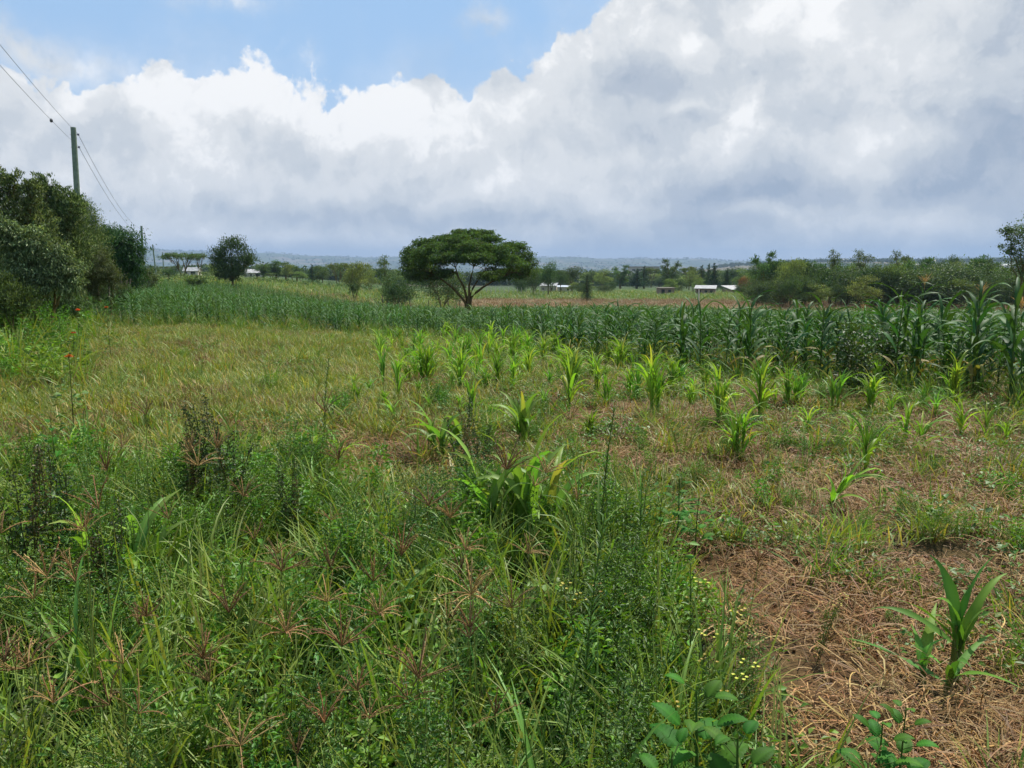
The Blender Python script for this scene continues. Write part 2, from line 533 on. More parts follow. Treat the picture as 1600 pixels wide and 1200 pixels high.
def blade(mb, base, az, length, width, lean, droop, segs=5, c0=(.1, .1, .1), c1=None, fold=0.0, twist=0.0, p=1.3, tipw=0.05, basew=0.5, wave=0.0):
    """a grass or maize leaf: a ribbon whose spine starts `lean` off the vertical and bends by `droop`"""
    t = np.linspace(0, 1, segs + 1)
    th = lean + droop * t ** p
    ds = length / segs
    h = np.concatenate([[0], np.cumsum(np.sin((th[1:] + th[:-1]) / 2) * ds)])
    z = np.concatenate([[0], np.cumsum(np.cos((th[1:] + th[:-1]) / 2) * ds)])
    az_t = az + twist * t
    ca, sa = math.cos(az), math.sin(az)
    sp = np.stack([base[0] + h * ca, base[1] + h * sa, base[2] + z], -1)
    w = width * .5 * np.minimum(basew + (1 - basew) * np.minimum(t / .3, 1), (1 - t ** 2.2) + tipw)
    sd_ = np.stack([-np.sin(az_t), np.cos(az_t), np.zeros_like(t)], -1)
    nrm = np.stack([-np.cos(th) * ca, -np.cos(th) * sa, np.sin(th)], -1)
    tw = twist * t
    side = sd_ * np.cos(tw)[:, None] + nrm * np.sin(tw)[:, None]
    if c1 is None: c1 = c0
    col = np.asarray(c0)[None] * (1 - t[:, None]) + np.asarray(c1)[None] * t[:, None]
    n = segs + 1
    if fold:
        wob = wave * np.sin(t * 14 + az * 5)[:, None] * nrm * w[:, None]
        L = sp + side * w[:, None] + nrm * (fold * w)[:, None] + wob
        R = sp - side * w[:, None] + nrm * (fold * w)[:, None] - wob
        V = np.concatenate([L, sp, R])
        i = np.arange(segs)
        Q = np.concatenate([np.stack([i, i + 1, n + i + 1, n + i], -1), np.stack([n + i, n + i + 1, 2 * n + i + 1, 2 * n + i], -1)])
        mb.add(V, Q, None, np.concatenate([col * .95, col * 1.15, col * .95]))
    else:
        V = np.concatenate([sp + side * w[:, None], sp - side * w[:, None]])
        i = np.arange(segs)
        mb.add(V, np.stack([i, i + 1, n + i + 1, n + i], -1), None, np.concatenate([col, col]))
    return sp[-1]


def tube(mb, pts, r, sides=5, c=(.1, .1, .1), cap=False):
    P = np.asarray(pts, float); n = len(P)
    r = np.broadcast_to(np.asarray(r, float), (n,)) if np.ndim(r) == 0 else np.asarray(r, float)
    tg = np.gradient(P, axis=0); tg /= np.linalg.norm(tg, axis=1)[:, None] + 1e-9
    ref = np.where(np.abs(tg[:, 2:3]) > .9, np.array([[1., 0, 0]]), np.array([[0, 0, 1.]]))
    a = np.cross(tg, ref); a /= np.linalg.norm(a, axis=1)[:, None] + 1e-9
    b = np.cross(tg, a)
    ph = np.arange(sides) * 2 * math.pi / sides
    V = P[:, None] + r[:, None, None] * (a[:, None] * np.cos(ph)[None, :, None] + b[:, None] * np.sin(ph)[None, :, None])
    i, j = np.meshgrid(np.arange(n - 1), np.arange(sides), indexing='ij'); j2 = (j + 1) % sides
    Q = np.stack([i * sides + j, i * sides + j2, (i + 1) * sides + j2, (i + 1) * sides + j], -1).reshape(-1, 4)
    C = np.asarray(c, float)
    if C.ndim == 2: C = np.repeat(C, sides, axis=0)
    mb.add(V.reshape(-1, 3), Q, None, C)


def leaves(mb, P, D, N, L, Wd, C, bend=0.25, mid=0.45):
    """many small pointed leaves at once: each is four triangles about a raised midrib"""
    P, D, N = (np.asarray(v, float) for v in (P, D, N))
    D = D / (np.linalg.norm(D, axis=1)[:, None] + 1e-9)
    S = np.cross(D, N); S /= np.linalg.norm(S, axis=1)[:, None] + 1e-9
    U = np.cross(S, D)
    L = np.broadcast_to(L, (len(P),))[:, None]; Wd = np.broadcast_to(Wd, (len(P),))[:, None]
    m = P + D * L * mid + U * L * bend * .25
    V = np.stack([P, m + S * Wd * .5, P + D * L - U * L * bend * .3, m - S * Wd * .5], 1).reshape(-1, 3)
    k = np.arange(len(P))[:, None] * 4
    Tr = np.concatenate([k + np.array([[0, 1, 2]]), k + np.array([[0, 2, 3]])])
    C = np.broadcast_to(np.asarray(C, float), (len(P), 3))
    mb.add(V, None, Tr, np.repeat(C, 4, 0))


def rdir(n, rng, up=0.0):
    v = rng.normal(size=(n, 3)); v[:, 2] += up
    return v / np.linalg.norm(v, axis=1)[:, None]


def colors(n, base, k, rng):
    return np.clip(np.asarray(base)[None] * (1 + k * rng.uniform(-1, 1, (n, 1))) * (1 + .3 * k * rng.uniform(-1, 1, (n, 3))), 0, 1)


# ---- grasses
def g_tuft(rng, n=40, h=.3, w=.005, spread=.08, c=(.10, .15, .04), tip=None, lean=.5, droop=1.2, dry=0.1, segs=4):
    mb = MB()
    for _ in range(n):
        a = rng.uniform(0, 6.283); r = spread * math.sqrt(rng.random())
        cc = vary((.30, .23, .11) if rng.random() < dry else c, .3, rng)
        ct = cc * 1.1 if tip is None else vary(tip, .2, rng)
        blade(mb, (r * math.cos(a * 3.1), r * math.sin(a * 3.1), 0), a, h * rng.uniform(.5, 1.15), w * rng.uniform(.6, 1.3),
              rng.uniform(.05, lean), rng.uniform(.2, droop), segs, cc, ct, twist=rng.uniform(-.8, .8), basew=.7)
    return mb


def g_patch(rng, n=220, size=.5, h=.16, w=.004, c=(.15, .17, .05), dry=.2, drycol=(.33, .25, .13)):
    mb = MB()
    for _ in range(n):
        cc = vary(drycol if rng.random() < dry else c, .3, rng)
        blade(mb, (rng.uniform(-size, size), rng.uniform(-size, size), -.01), rng.uniform(0, 6.283), h * rng.uniform(.4, 1.3), w * rng.uniform(.7, 1.4),
              rng.uniform(.05, 1.0), rng.uniform(.2, 1.6), 3, cc, cc * 1.1, basew=.8)
    return mb


def g_straw(rng, n=200, size=.35, c=(.34, .215, .11), red=.25):
    """loose dry stalks lying on each other in a curled mat"""
    mb = MB()
    for _ in range(n):
        a = rng.uniform(0, 6.283); L = rng.uniform(.04, .36) ** 1.15; k = 5
        x, y = rng.uniform(-size, size, 2); z = rng.uniform(0, .06) ; curl = rng.uniform(-1.5, 1.5)
        ts = np.linspace(0, 1, k + 1)
        ang = a + curl * ts
        px_ = x + np.cumsum(np.cos(ang)) * L / k; py_ = y + np.cumsum(np.sin(ang)) * L / k
        pz = z + .05 * rng.random() * np.sin(ts * 3.1) + ts * rng.uniform(-.01, .05)
        w = rng.uniform(.0015, .0055)
        sp = np.stack([px_, py_, pz], -1)
        s = np.stack([-np.sin(ang), np.cos(ang), rng.uniform(-.6, .6) * np.ones_like(ts)], -1) * w * .5
        cc = vary((.25, .135, .07) if rng.random() < red else c, .35, rng)
        i = np.arange(k)
        mb.add(np.concatenate([sp + s, sp - s]), np.stack([i, i + 1, k + 1 + i + 1, k + 1 + i], -1), None, cc)
    return mb


# ---- leafy weeds
def g_weed(rng, stems=6, h=.7, leaf=.035, lw=.012, per=70, c=(.055, .12, .03), spread=.10, upright=.25, branch=.13, stemc=(.07, .10, .04), tipc=None):
    mb = MB()
    for s in range(stems):
        a = rng.uniform(0, 6.283); r = spread * math.sqrt(rng.random()); H = h * rng.uniform(.6, 1.1)
        k = 6; t = np.linspace(0, 1, k + 1); ln = rng.uniform(.05, upright)
        pts = np.stack([r * math.cos(a) + math.cos(a) * ln * H * t ** 1.3, r * math.sin(a) + math.sin(a) * ln * H * t ** 1.3, H * t], -1)
        pts[1:-1, :2] += rng.normal(0, .008, (k - 1, 2))
        tube(mb, pts, np.linspace(.0035, .0015, k + 1) * (h / .7), 4, vary(stemc, .2, rng))
        n = per
        tt = rng.uniform(.12, 1, n) ** .8
        base = np.stack([np.interp(tt, t, pts[:, q]) for q in range(3)], -1)
        az_ = rng.uniform(0, 6.283, n)
        rad = branch * (1.05 - tt * .75) * rng.random(n) ** .6
        base[:, 0] += np.cos(az_) * rad; base[:, 1] += np.sin(az_) * rad; base[:, 2] += rad * rng.uniform(-.1, .7, n)
        D = np.stack([np.cos(az_), np.sin(az_), rng.uniform(-.3, .9, n)], -1)
        D += rng.normal(0, .35, (n, 3))
        N = rdir(n, rng, 1.4)
        cc = colors(n, c, .35, rng)
        if tipc is not None:
            m = tt > .8; cc[m] = colors(int(m.sum()), tipc, .3, rng)
        leaves(mb, base, D, N, leaf * rng.uniform(.5, 1.2, n), lw * rng.uniform(.6, 1.2, n), cc, .5)
    return mb


def g_conyza(rng, h=1.0, leaf=.08, lw=.008, n=150, c=(.06, .12, .035)):
    """one straight stem with narrow leaves all the way up"""
    mb = MB()
    k = 8; t = np.linspace(0, 1, k + 1); b = rng.normal(0, .05, 2)
    pts = np.stack([b[0] * t ** 2 * h, b[1] * t ** 2 * h, h * t], -1)
    tube(mb, pts, np.linspace(.005, .002, k + 1), 5, vary((.06, .10, .035), .2, rng))
    tt = np.sort(rng.uniform(.05, 1, n)); az_ = np.arange(n) * 2.4
    for i in range(n):
        bs = [np.interp(tt[i], t, pts[:, q]) for q in range(3)]
        blade(mb, bs, az_[i], leaf * (1.15 - .65 * tt[i]) * rng.uniform(.7, 1.2), lw, rng.uniform(.35, .8), rng.uniform(.2, 1.0), 3, vary(c, .3, rng), basew=.5)
    return mb


def g_amaranth(rng, h=1.0):
    """tall dark weed: lumpy seed spikes over toothed leaves"""
    mb = MB()
    dark = (.035, .055, .028); browny = (.10, .075, .055)
    for s in range(5):
        a = rng.uniform(0, 6.283); H = h * rng.uniform(.7, 1.05)
        t = np.linspace(0, 1, 8); ln = rng.uniform(.03, .25)
        pts = np.stack([math.cos(a) * ln * H * t, math.sin(a) * ln * H * t, H * t], -1)
        pts[1:, :2] += rng.normal(0, .01, (7, 2))
        tube(mb, pts, np.linspace(.006, .002, 8), 5, vary((.09, .09, .04), .2, rng))
        n = 260; tt = rng.uniform(.5, 1, n)
        base = np.stack([np.interp(tt, t, pts[:, q]) for q in range(3)], -1) + rng.normal(0, 1, (n, 3)) * np.array([.018, .018, .02]) * (1.4 - tt[:, None])  * 1.6
        leaves(mb, base, rdir(n, rng, .4), rdir(n, rng), rng.uniform(.010, .022, n), .010, colors(n, browny if rng.random() < .35 else dark, .4, rng), .2)
        n = 60; tt = rng.uniform(.08, .75, n); az_ = rng.uniform(0, 6.283, n)
        base = np.stack([np.interp(tt, t, pts[:, q]) for q in range(3)], -1)
        D = np.stack([np.cos(az_), np.sin(az_), rng.uniform(-.2, .8, n)], -1)
        base += D * rng.uniform(.01, .08, (n, 1))
        leaves(mb, base, D, rdir(n, rng, 1.5), rng.uniform(.03, .06, n), rng.uniform(.014, .026, n), colors(n, (.05, .105, .03), .3, rng), .4)
    return mb


def g_herb(rng, n=46, r=.16, h=.16, leaf=.05, lw=.03, c=(.07, .15, .035)):
    mb = MB()
    az_ = rng.uniform(0, 6.283, n); rr = r * np.sqrt(rng.random(n))
    P = np.stack([rr * np.cos(az_), rr * np.sin(az_), h * rng.random(n)], -1)
    D = np.stack([np.cos(az_), np.sin(az_), rng.uniform(-.2, .6, n)], -1) + rng.normal(0, .3, (n, 3))
    leaves(mb, P, D, rdir(n, rng, 2.0), leaf * rng.uniform(.5, 1.2, n), lw * rng.uniform(.6, 1.2, n), colors(n, c, .35, rng), .4)
    for i in range(0, n, 4):
        tube(mb, [(0, 0, 0), tuple(P[i] * .6 + np.array([0, 0, .02])), tuple(P[i])], .0015, 3, (.08, .12, .04))
    return mb


def g_seedhead(rng, h=1.0, size=.12, n=10, c=(.20, .125, .085), tilt=None):
    """umbrella of fuzzy spikes on a wiry stalk; returns (stalk, spikes)"""
    st, hd = MB(), MB()
    a = rng.uniform(0, 6.283); ln = rng.uniform(.03, .22) * h if tilt is None else tilt
    t = np.linspace(0, 1, 7)
    pts = np.stack([math.cos(a) * ln * t ** 2, math.sin(a) * ln * t ** 2, h * t], -1)
    tube(st, pts, np.linspace(.0022, .0012, 7), 4, (.15, .18, .07))
    for q in range(3):
        blade(st, pts[q + 1], rng.uniform(0, 6.28), rng.uniform(.2, .35), .005, .3, rng.uniform(.6, 1.5), 4, (.10, .16, .05), (.2, .2, .09))
    top_ = pts[-1]
    for i in range(n):
        az_ = a + i * 2.4 + rng.uniform(-.3, .3); L = size * rng.uniform(.7, 1.15)
        le = rng.uniform(.15, 1.25); k = 5
        tt = np.linspace(0, 1, k + 1); th = le + rng.uniform(-.15, .95) * tt ** 1.5
        sp = top_ + np.stack([np.cumsum(np.sin(th)) * math.cos(az_), np.cumsum(np.sin(th)) * math.sin(az_), np.cumsum(np.cos(th))], -1) * L / (k + 1)
        sp = np.concatenate([[top_], sp])
        cc = vary(c, .3, rng)
        tube(hd, sp, np.array([.0008] + [.0021] * (k - 1) + [.0015, .0006]), 3, cc)
        m = 26; ti = rng.uniform(.15, 1, m)
        P = np.stack([np.interp(ti, np.linspace(0, 1, len(sp)), sp[:, q]) for q in range(3)], -1)
        ax = (sp[-1] - sp[0]) / np.linalg.norm(sp[-1] - sp[0])
        D = ax[None] + rng.normal(0, .55, (m, 3))
        leaves(hd, P, D, rdir(m, rng), rng.uniform(.008, .014, m), .0022, colors(m, cc * 1.25, .3, rng), 0)
    return st, hd


# ---- maize and its young clumps: lists of (part name, piece)
def maize(rng, h=1.35, nleaf=11, lw=.075, c=(.045, .105, .04), tassel=False, ll=.72):
    parts = []
    b = rng.normal(0, .05, 2)
    t = np.linspace(0, 1, 9)
    pts = np.stack([b[0] * t ** 2, b[1] * t ** 2, h * t], -1)
    st = MB(); tube(st, pts, np.linspace(.014, .005, 9), 6, (.09, .14, .05))
    parts.append(('stalk', st))
    az0_ = rng.uniform(0, 3.14)
    for i in range(nleaf):
        f = (i + .6) / nleaf
        z = h * (.10 + .86 * f)
        lf = MB()
        a = az0_ + (i % 2) * math.pi + rng.normal(0, .35)
        L = ll * (0.62 + .55 * math.sin(math.pi * (f * .8 + .12))) * rng.uniform(.85, 1.15)
        up = f > .86
        low = f < .25
        cc = vary((.20, .18, .07) if low and rng.random() < .35 else c, .22, rng)
        bs = (b[0] * (z / h) ** 2, b[1] * (z / h) ** 2, z)
        blade(lf, bs, a, L, lw * rng.uniform(.8, 1.1) * (.7 if up else 1), rng.uniform(.15, .42) if up else rng.uniform(.35, .7),
              rng.uniform(.9, 2.3) if up else rng.uniform(1.5, 2.6), 8, cc, cc * np.array([1.12, 1.08, .9]), fold=.35, twist=rng.uniform(-.7, .7), p=1.5, basew=.55, wave=.25)
        parts.append(('leaf', lf))
    if tassel:
        ts = MB(); tp = pts[-1]
        tcx = vary((.60, .47, .28), .15, rng)
        tube(ts, [tp, tp + np.array([0, 0, .12]), tp + np.array([.01, .01, .38])], [.004, .004, .003], 4, tcx)
        for i in range(10):
            blade(ts, tp + np.array([0, 0, .08 + .012 * i]), i * 2.4, rng.uniform(.18, .32), .014, rng.uniform(.25, .6), rng.uniform(.1, 1.0), 5, tcx, tcx * 1.1, twist=1.5)
            blade(ts, tp + np.array([0, 0, .08 + .012 * i]), i * 2.4, rng.uniform(.18, .32), .014, rng.uniform(.25, .6), rng.uniform(.1, 1.0), 5, tcx, tcx * 1.1, twist=0, fold=.8)
        parts.append(('tassel', ts))
    return parts


def clump(rng, h=.7, n=14, lw=.045, c=(.13, .235, .045), c2=(.20, .27, .065), lean=.45, droop=1.3, stems=3, spread=.05, bare=.15, hf=(.25, .45)):
    """upright sheaf of long arching leaves, as young napier grass or sorghum stands"""
    parts = []
    for s in range(stems):
        a = rng.uniform(0, 6.283); r = spread * rng.random()
        hs = h * rng.uniform(*hf)
        x, y = r * math.cos(a), r * math.sin(a)
        st = MB(); tube(st, [(x, y, -.01), (x * 1.3, y * 1.3, hs * .5), (x * 1.6, y * 1.6, hs)], [.012, .011, .006], 6, vary((.16, .21, .06), .15, rng))
        parts.append(('stem', st))
        m = max(3, n // stems)
        for i in range(m):
            f = (i + .5) / m
            lf = MB()
            L = h * rng.uniform(.62, .95) * (1 - .25 * abs(f - .5))
            z = hs * (bare + (.96 - bare) * f)
            cc = vary(c if rng.random() < .6 else c2, .2, rng)
            ct = vary((.36, .27, .10), .2, rng) if rng.random() < .04 else cc * np.array([1.1, 1.05, .9])
            blade(lf, (x * (1 + .6 * z / hs), y * (1 + .6 * z / hs), z), rng.uniform(0, 6.283), L * rng.uniform(.75, 1.15), lw * rng.uniform(.6, 1.1), rng.uniform(.02, lean * (1.2 - f)), rng.uniform(.35, 1) ** 1.0 * droop * (1.35 - .6 * f),
                  9, cc, ct, fold=.4, twist=rng.uniform(-.9, .9), p=3.0, basew=.55, wave=.2)
            parts.append(('leaf', lf))
    return parts


def broadleaf_blade(rng, L, Wd, az_, base, lean, c, teeth=9):
    """a toothed heart-shaped leaf with a sunken midrib, about 60 triangles"""
    lf = MB()
    n = teeth * 2
    t = np.linspace(0, 1, n + 1)
    prof = t ** .55 * (1 - t) ** .85 * 2.05 * (1 + .22 * (np.arange(n + 1) % 2))
    th = lean + 0.7 * t ** 1.5
    hh = np.cumsum(np.sin(th)) * L / (n + 1); zz = np.cumsum(np.cos(th)) * L / (n + 1)
    ca, sa = math.cos(az_), math.sin(az_)
    sp = np.stack([base[0] + hh * ca, base[1] + hh * sa, base[2] + zz], -1)
    side = np.array([-sa, ca, 0])
    nrm = np.stack([-np.cos(th) * ca, -np.cos(th) * sa, np.sin(th)], -1)
    w = (Wd * .5 * prof)[:, None]
    rip = (.05 * (np.arange(n + 1) % 2))[:, None]
    Lh, Rh = sp + side * w * .5 + nrm * w * (.22 + rip), sp - side * w * .5 + nrm * w * (.22 + rip)
    Lf, Rf = sp + side * w + nrm * w * .12, sp - side * w + nrm * w * .12
    V = np.concatenate([Lf, Lh, sp, Rh, Rf]); m = n + 1; i = np.arange(n)
    Q = np.concatenate([np.stack([k * m + i, k * m + i + 1, (k + 1) * m + i + 1, (k + 1) * m + i], -1) for k in range(4)])
    C = np.concatenate([np.tile(np.asarray(c) * q, (m, 1)) for q in (.95, 1.0, 1.35, 1.0, .95)])
    lf.add(V, Q, None, C)
    return lf


def nettle(rng, h=.6, n=12, L=.16, c=(.06, .14, .03)):
    parts = []
    st = MB(); pts = [(0, 0, 0), (.01, .01, h * .5), (.0, .02, h)]
    tube(st, pts, [.008, .006, .003], 6, (.08, .13, .04)); parts.append(('stem', st))
    for i in range(n):
        f = (i + .5) / n; a = (i // 2) * 1.7 + (i % 2) * math.pi + rng.normal(0, .2)
        s = 1.1 - .75 * f
        b0 = (.01 * f, .02 * f, h * (.25 + .75 * f))
        r = .06 * s + .02
        b1 = (b0[0] + r * math.cos(a), b0[1] + r * math.sin(a), b0[2] + r * .5)
        lf = broadleaf_blade(rng, L * s, L * .66 * s, a, b1, rng.uniform(.9, 1.4), vary(c, .2, rng))
        tube(lf, [b0, b1], .002, 4, (.09, .14, .05))
        parts.append(('leaf', lf))
    return parts


def merged(parts):
    mb = MB()
    for _, p in parts: mb.join(p)
    return mb


class Kind:
    """a plant variant: one mesh of all of it, and one mesh per part, each made when first asked for"""
    def __init__(s, parts, mat, name, mats=None):
        s.parts, s.mat, s.name, s.mats = parts, mat, name, mats or {}
        s._w = s._p = None
    def whole(s):
        if s._w is None: s._w = merged(s.parts).mesh(s.name, s.mat)
        return s._w
    def pieces(s):
        if s._p is None: s._p = [(n, p.mesh(s.name + '_' + n, s.mats.get(n, s.mat))) for n, p in s.parts]
        return s._p


def put(kind, name, label, cat, loc, rz, scale, group=None, split=True, tilt=None):
    if split:
        r = link(name, None, None, loc, rz, scale)
        r.empty_display_size = .1
        for n, me in kind.pieces():
            q = link(n, me, r)
            if n == 'flowers': q['kind'] = 'stuff'
    else:
        r = link(name, kind.whole(), None, loc, rz, scale)
    if tilt: r.rotation_euler = (tilt[0], tilt[1], rz)
    return tag(r, label, cat, group)


# ------------------------------------------------------------------ scattering of what nobody could count
def scatter(name, label, pts, variants, scale, rz=None, tilt=0.12, group=None, rng=RNG, squash=None):
    """one object: points that carry turned and scaled copies of a few meshes"""
    pts = np.asarray(pts, np.float32); n = len(pts)
    me = bpy.data.meshes.new(name)
    me.vertices.add(n); me.vertices.foreach_set('co', pts.ravel())
    rot = np.zeros((n, 3), np.float32)
    rot[:, 2] = rng.uniform(0, 6.283, n) if rz is None else rz
    rot[:, :2] = rng.normal(0, tilt, (n, 2))
    a = me.attributes.new('rot', 'FLOAT_VECTOR', 'POINT'); a.data.foreach_set('vector', rot.ravel())
    a = me.attributes.new('scl', 'FLOAT', 'POINT'); a.data.foreach_set('value', np.broadcast_to(np.asarray(scale, np.float32), (n,)).copy())
    a = me.attributes.new('pick', 'INT', 'POINT'); a.data.foreach_set('value', rng.integers(0, len(variants), n).astype(np.int32))
    col = bpy.data.collections.new(name + '_variants')
    for i, v in enumerate(variants):
        col.objects.link(bpy.data.objects.new(f'{name}_variant_{i:02d}', v))
    ob = link(name, me)
    ng = bpy.data.node_groups.new(name + '_scatter', 'GeometryNodeTree')
    ng.interface.new_socket('Geometry', in_out='INPUT', socket_type='NodeSocketGeometry')
    ng.interface.new_socket('Geometry', in_out='OUTPUT', socket_type='NodeSocketGeometry')
    N = ng.nodes.new
    gi, go, iop, ci = N('NodeGroupInput'), N('NodeGroupOutput'), N('GeometryNodeInstanceOnPoints'), N('GeometryNodeCollectionInfo')
    ci.inputs['Collection'].default_value = col
    ci.inputs['Separate Children'].default_value = True
    ci.inputs['Reset Children'].default_value = True
    def attr(nm, ty):
        q = N('GeometryNodeInputNamedAttribute'); q.data_type = ty; q.inputs['Name'].default_value = nm
        return q.outputs['Attribute']
    e2r = N('FunctionNodeEulerToRotation')
    L = ng.links.new
    L(attr('rot', 'FLOAT_VECTOR'), e2r.inputs[0]); L(e2r.outputs[0], iop.inputs['Rotation'])
    L(attr('scl', 'FLOAT'), iop.inputs['Scale']); L(attr('pick', 'INT'), iop.inputs['Instance Index'])
    L(gi.outputs[0], iop.inputs['Points']); L(ci.outputs[0], iop.inputs['Instance'])
    iop.inputs['Pick Instance'].default_value = True
    L(iop.outputs[0], go.inputs[0])
    md = ob.modifiers.new('scatter', 'NODES'); md.node_group = ng
    return tag(ob, label, None, group, 'stuff')


def sample(y0, y1, per, keep, rng=RNG, xr=None):
    """points over the wedge that the camera sees (and a step beside it)"""
    out_ = []
    ys = np.linspace(y0, y1, max(2, int((y1 - y0) / 2) + 1))
    for a, b in zip(ys[:-1], ys[1:]):
        w = .72 * b + 1.5
        n = int(per * (b - a) * 2 * w)
        x = rng.uniform(-w, w, n); y = rng.uniform(a, b, n)
        k = keep(x, y)
        k = rng.random(n) < k
        out_.append(np.stack([x[k], y[k]], -1))
    p = np.concatenate(out_)
    return np.column_stack([p, terrain(p[:, 0], p[:, 1])])


def g_clods(rng, n=26, size=.3):
    """broken lumps of soil"""
    mb = MB()
    oct_ = np.array([(1, 0, 0), (0, 1, 0), (-1, 0, 0), (0, -1, 0), (0, 0, 1), (0, 0, -1), (.7, .7, .5), (-.7, .6, .4), (-.6, -.7, .5), (.6, -.7, .4)], float)
    F = [(0, 6, 4), (6, 1, 4), (1, 7, 4), (7, 2, 4), (2, 8, 4), (8, 3, 4), (3, 9, 4), (9, 0, 4), (0, 1, 6), (1, 2, 7), (2, 3, 8), (3, 0, 9), (1, 0, 5), (2, 1, 5), (3, 2, 5), (0, 3, 5)]
    for _ in range(n):
        r = .005 + .016 * rng.random() ** 2
        mb.add(oct_ * r * rng.uniform(.6, 1.3, (10, 3)) + np.array([rng.uniform(-size, size), rng.uniform(-size, size), r * .3]), None, F, vary((.11, .068, .042), .3, rng))
    return mb


def g_rank(rng, n=16, h=.6, w=.016, c=(.11, .20, .05)):
    """coarse grass: few long wide blades that arch over"""
    mb = MB()
    for _ in range(n):
        a = rng.uniform(0, 6.283)
        cc = vary(c, .3, rng)
        z0 = rng.uniform(0, .3) * h
        blade(mb, (rng.normal(0, .05), rng.normal(0, .05), z0), a, h * rng.uniform(.5, 1.05), w * rng.uniform(.6, 1.2), rng.uniform(.05, .6), rng.uniform(.6, 2.2), 6, cc, cc * 1.1, fold=.3, twist=rng.uniform(-1, 1), p=1.8)
    for _ in range(4):
        tube(mb, [(rng.normal(0, .03), rng.normal(0, .03), 0), (rng.normal(0, .06), rng.normal(0, .06), h * .9)], .002, 4, (.11, .17, .05))
    return mb
# ------------------------------------------------------------------ trees
def crown_leaves(mb, lobes, n, leaf, lw, c, rng, style='round', clump_r=.16, per=26, c_hi=None):
    """lobes: (centre, radii); leaves stand in small sprays spread through the outer part of each lobe"""
    vol = np.array([l[1][0] * l[1][2] for l in lobes]) ** .9
    vol = vol / vol.sum()
    for (ce, ra), f in zip(lobes, vol):
        ce, ra = np.asarray(ce, float), np.asarray(ra, float)
        k = max(4, int(n * f / per))
        d = rdir(k, rng, .15)
        rr = (rng.random(k) ** .45)[:, None] * rng.uniform(.86, 1.12, (k, 1))
        cc = ce + d * ra * rr
        m = per
        sub = np.repeat(cc, m, 0)
        out_d = np.repeat(d, m, 0)
        R = ra.min() * clump_r
        off = rng.normal(0, 1, (k * m, 3)) * R * np.array([1.15, 1.15, .7 if style != 'pine' else 1.0])
        P = sub + off
        if style == 'weep':
            D = rng.normal(0, .5, (k * m, 3)) + np.array([0, 0, -.9]) + out_d * .7
        elif style == 'up':
            D = rng.normal(0, .5, (k * m, 3)) + np.array([0, 0, .8]) + out_d * .4
        else:
            D = rng.normal(0, .7, (k * m, 3)) + out_d * .7
        N = rng.normal(0, .5, (k * m, 3)) + out_d + np.array([0, 0, .7])
        tone = np.repeat(rng.uniform(.75, 1.25, k), m)[:, None]
        C = colors(k * m, c, .25, rng) * tone
        if c_hi is not None:
            w = (rng.random(k * m) < .3)[:, None]
            C = np.where(w, colors(k * m, c_hi, .25, rng) * tone, C)
        leaves(mb, P, D, N, leaf * rng.uniform(.6, 1.3, k * m), lw * rng.uniform(.6, 1.3, k * m), C, .3)


def limb(mb, a, b, r0, r1, rng, wob=.06, sides=6, k=6, c=(.12, .10, .075)):
    a, b = np.asarray(a, float), np.asarray(b, float)
    t = np.linspace(0, 1, k + 1)[:, None]
    L = np.linalg.norm(b - a)
    up = np.array([0, 0, 1.]) * L * .10
    P = a + (b - a) * t + up * np.sin(math.pi * t) + rng.normal(0, wob * L, (k + 1, 3)) * np.sin(math.pi * t) * .5
    tube(mb, P, np.linspace(r0, r1, k + 1), sides, c)
    return P


def tree_parts(lobes, base, trunk_h, r, rng, leaf=.1, lw=.05, n=12000, c=(.05, .08, .03), style='round', bark=(.12, .10, .075), c_hi=None, twigs=5, clump_r=.16, stems=1, per=26, limb_frac=.6):
    tr, cr_ = MB(), MB()
    base = np.asarray(base, float)
    forks = []
    for s in range(stems):
        a = s * 6.283 / stems + rng.uniform(0, 1)
        sp = .0 if stems == 1 else trunk_h * .28
        b = base + np.array([math.cos(a) * sp * .15, math.sin(a) * sp * .15, -.15])
        f = base + np.array([math.cos(a) * sp, math.sin(a) * sp, trunk_h])
        limb(tr, b, f, r / math.sqrt(stems) * 1.25, r / math.sqrt(stems) * .7, rng, .02, 8, 6, bark)
        forks.append(f)
    for ce, ra in lobes:
        ce, ra = np.asarray(ce, float), np.asarray(ra, float)
        f = min(forks, key=lambda q: np.linalg.norm((q - ce)[:2]))
        tgt = ce - np.array([0, 0, ra[2] * .3])
        P = limb(tr, f, tgt, r * .5 / math.sqrt(stems) ** .7, r * .14, rng, .05, 6, 6, bark)
        for _ in range(twigs):
            e = ce + rdir(1, rng, .2)[0] * ra * rng.uniform(.55, .95)
            limb(tr, P[rng.integers(3, 7)], e, r * .16, r * .03, rng, .06, 4, 4, bark)
    crown_leaves(cr_, lobes, n, leaf, lw, c, rng, style, clump_r, per, c_hi)
    return tr, cr_


def tree(name, label, cat, parts, loc=(0, 0, 0), rz=0, group=None, mat=None, scale=None):
    r = link(name, None, None, loc, rz, scale)
    link('trunk', parts[0].mesh('trunk', BARK_V), r)
    link('crown', parts[1].mesh('crown', mat or LEAF_MATTE, smooth=False), r)
    return tag(r, label, cat, group)


BARK_V = leaf_mat('bark_by_tree', trans=0.0, rough=.9, spec=.1, var=.2, hue=.0)


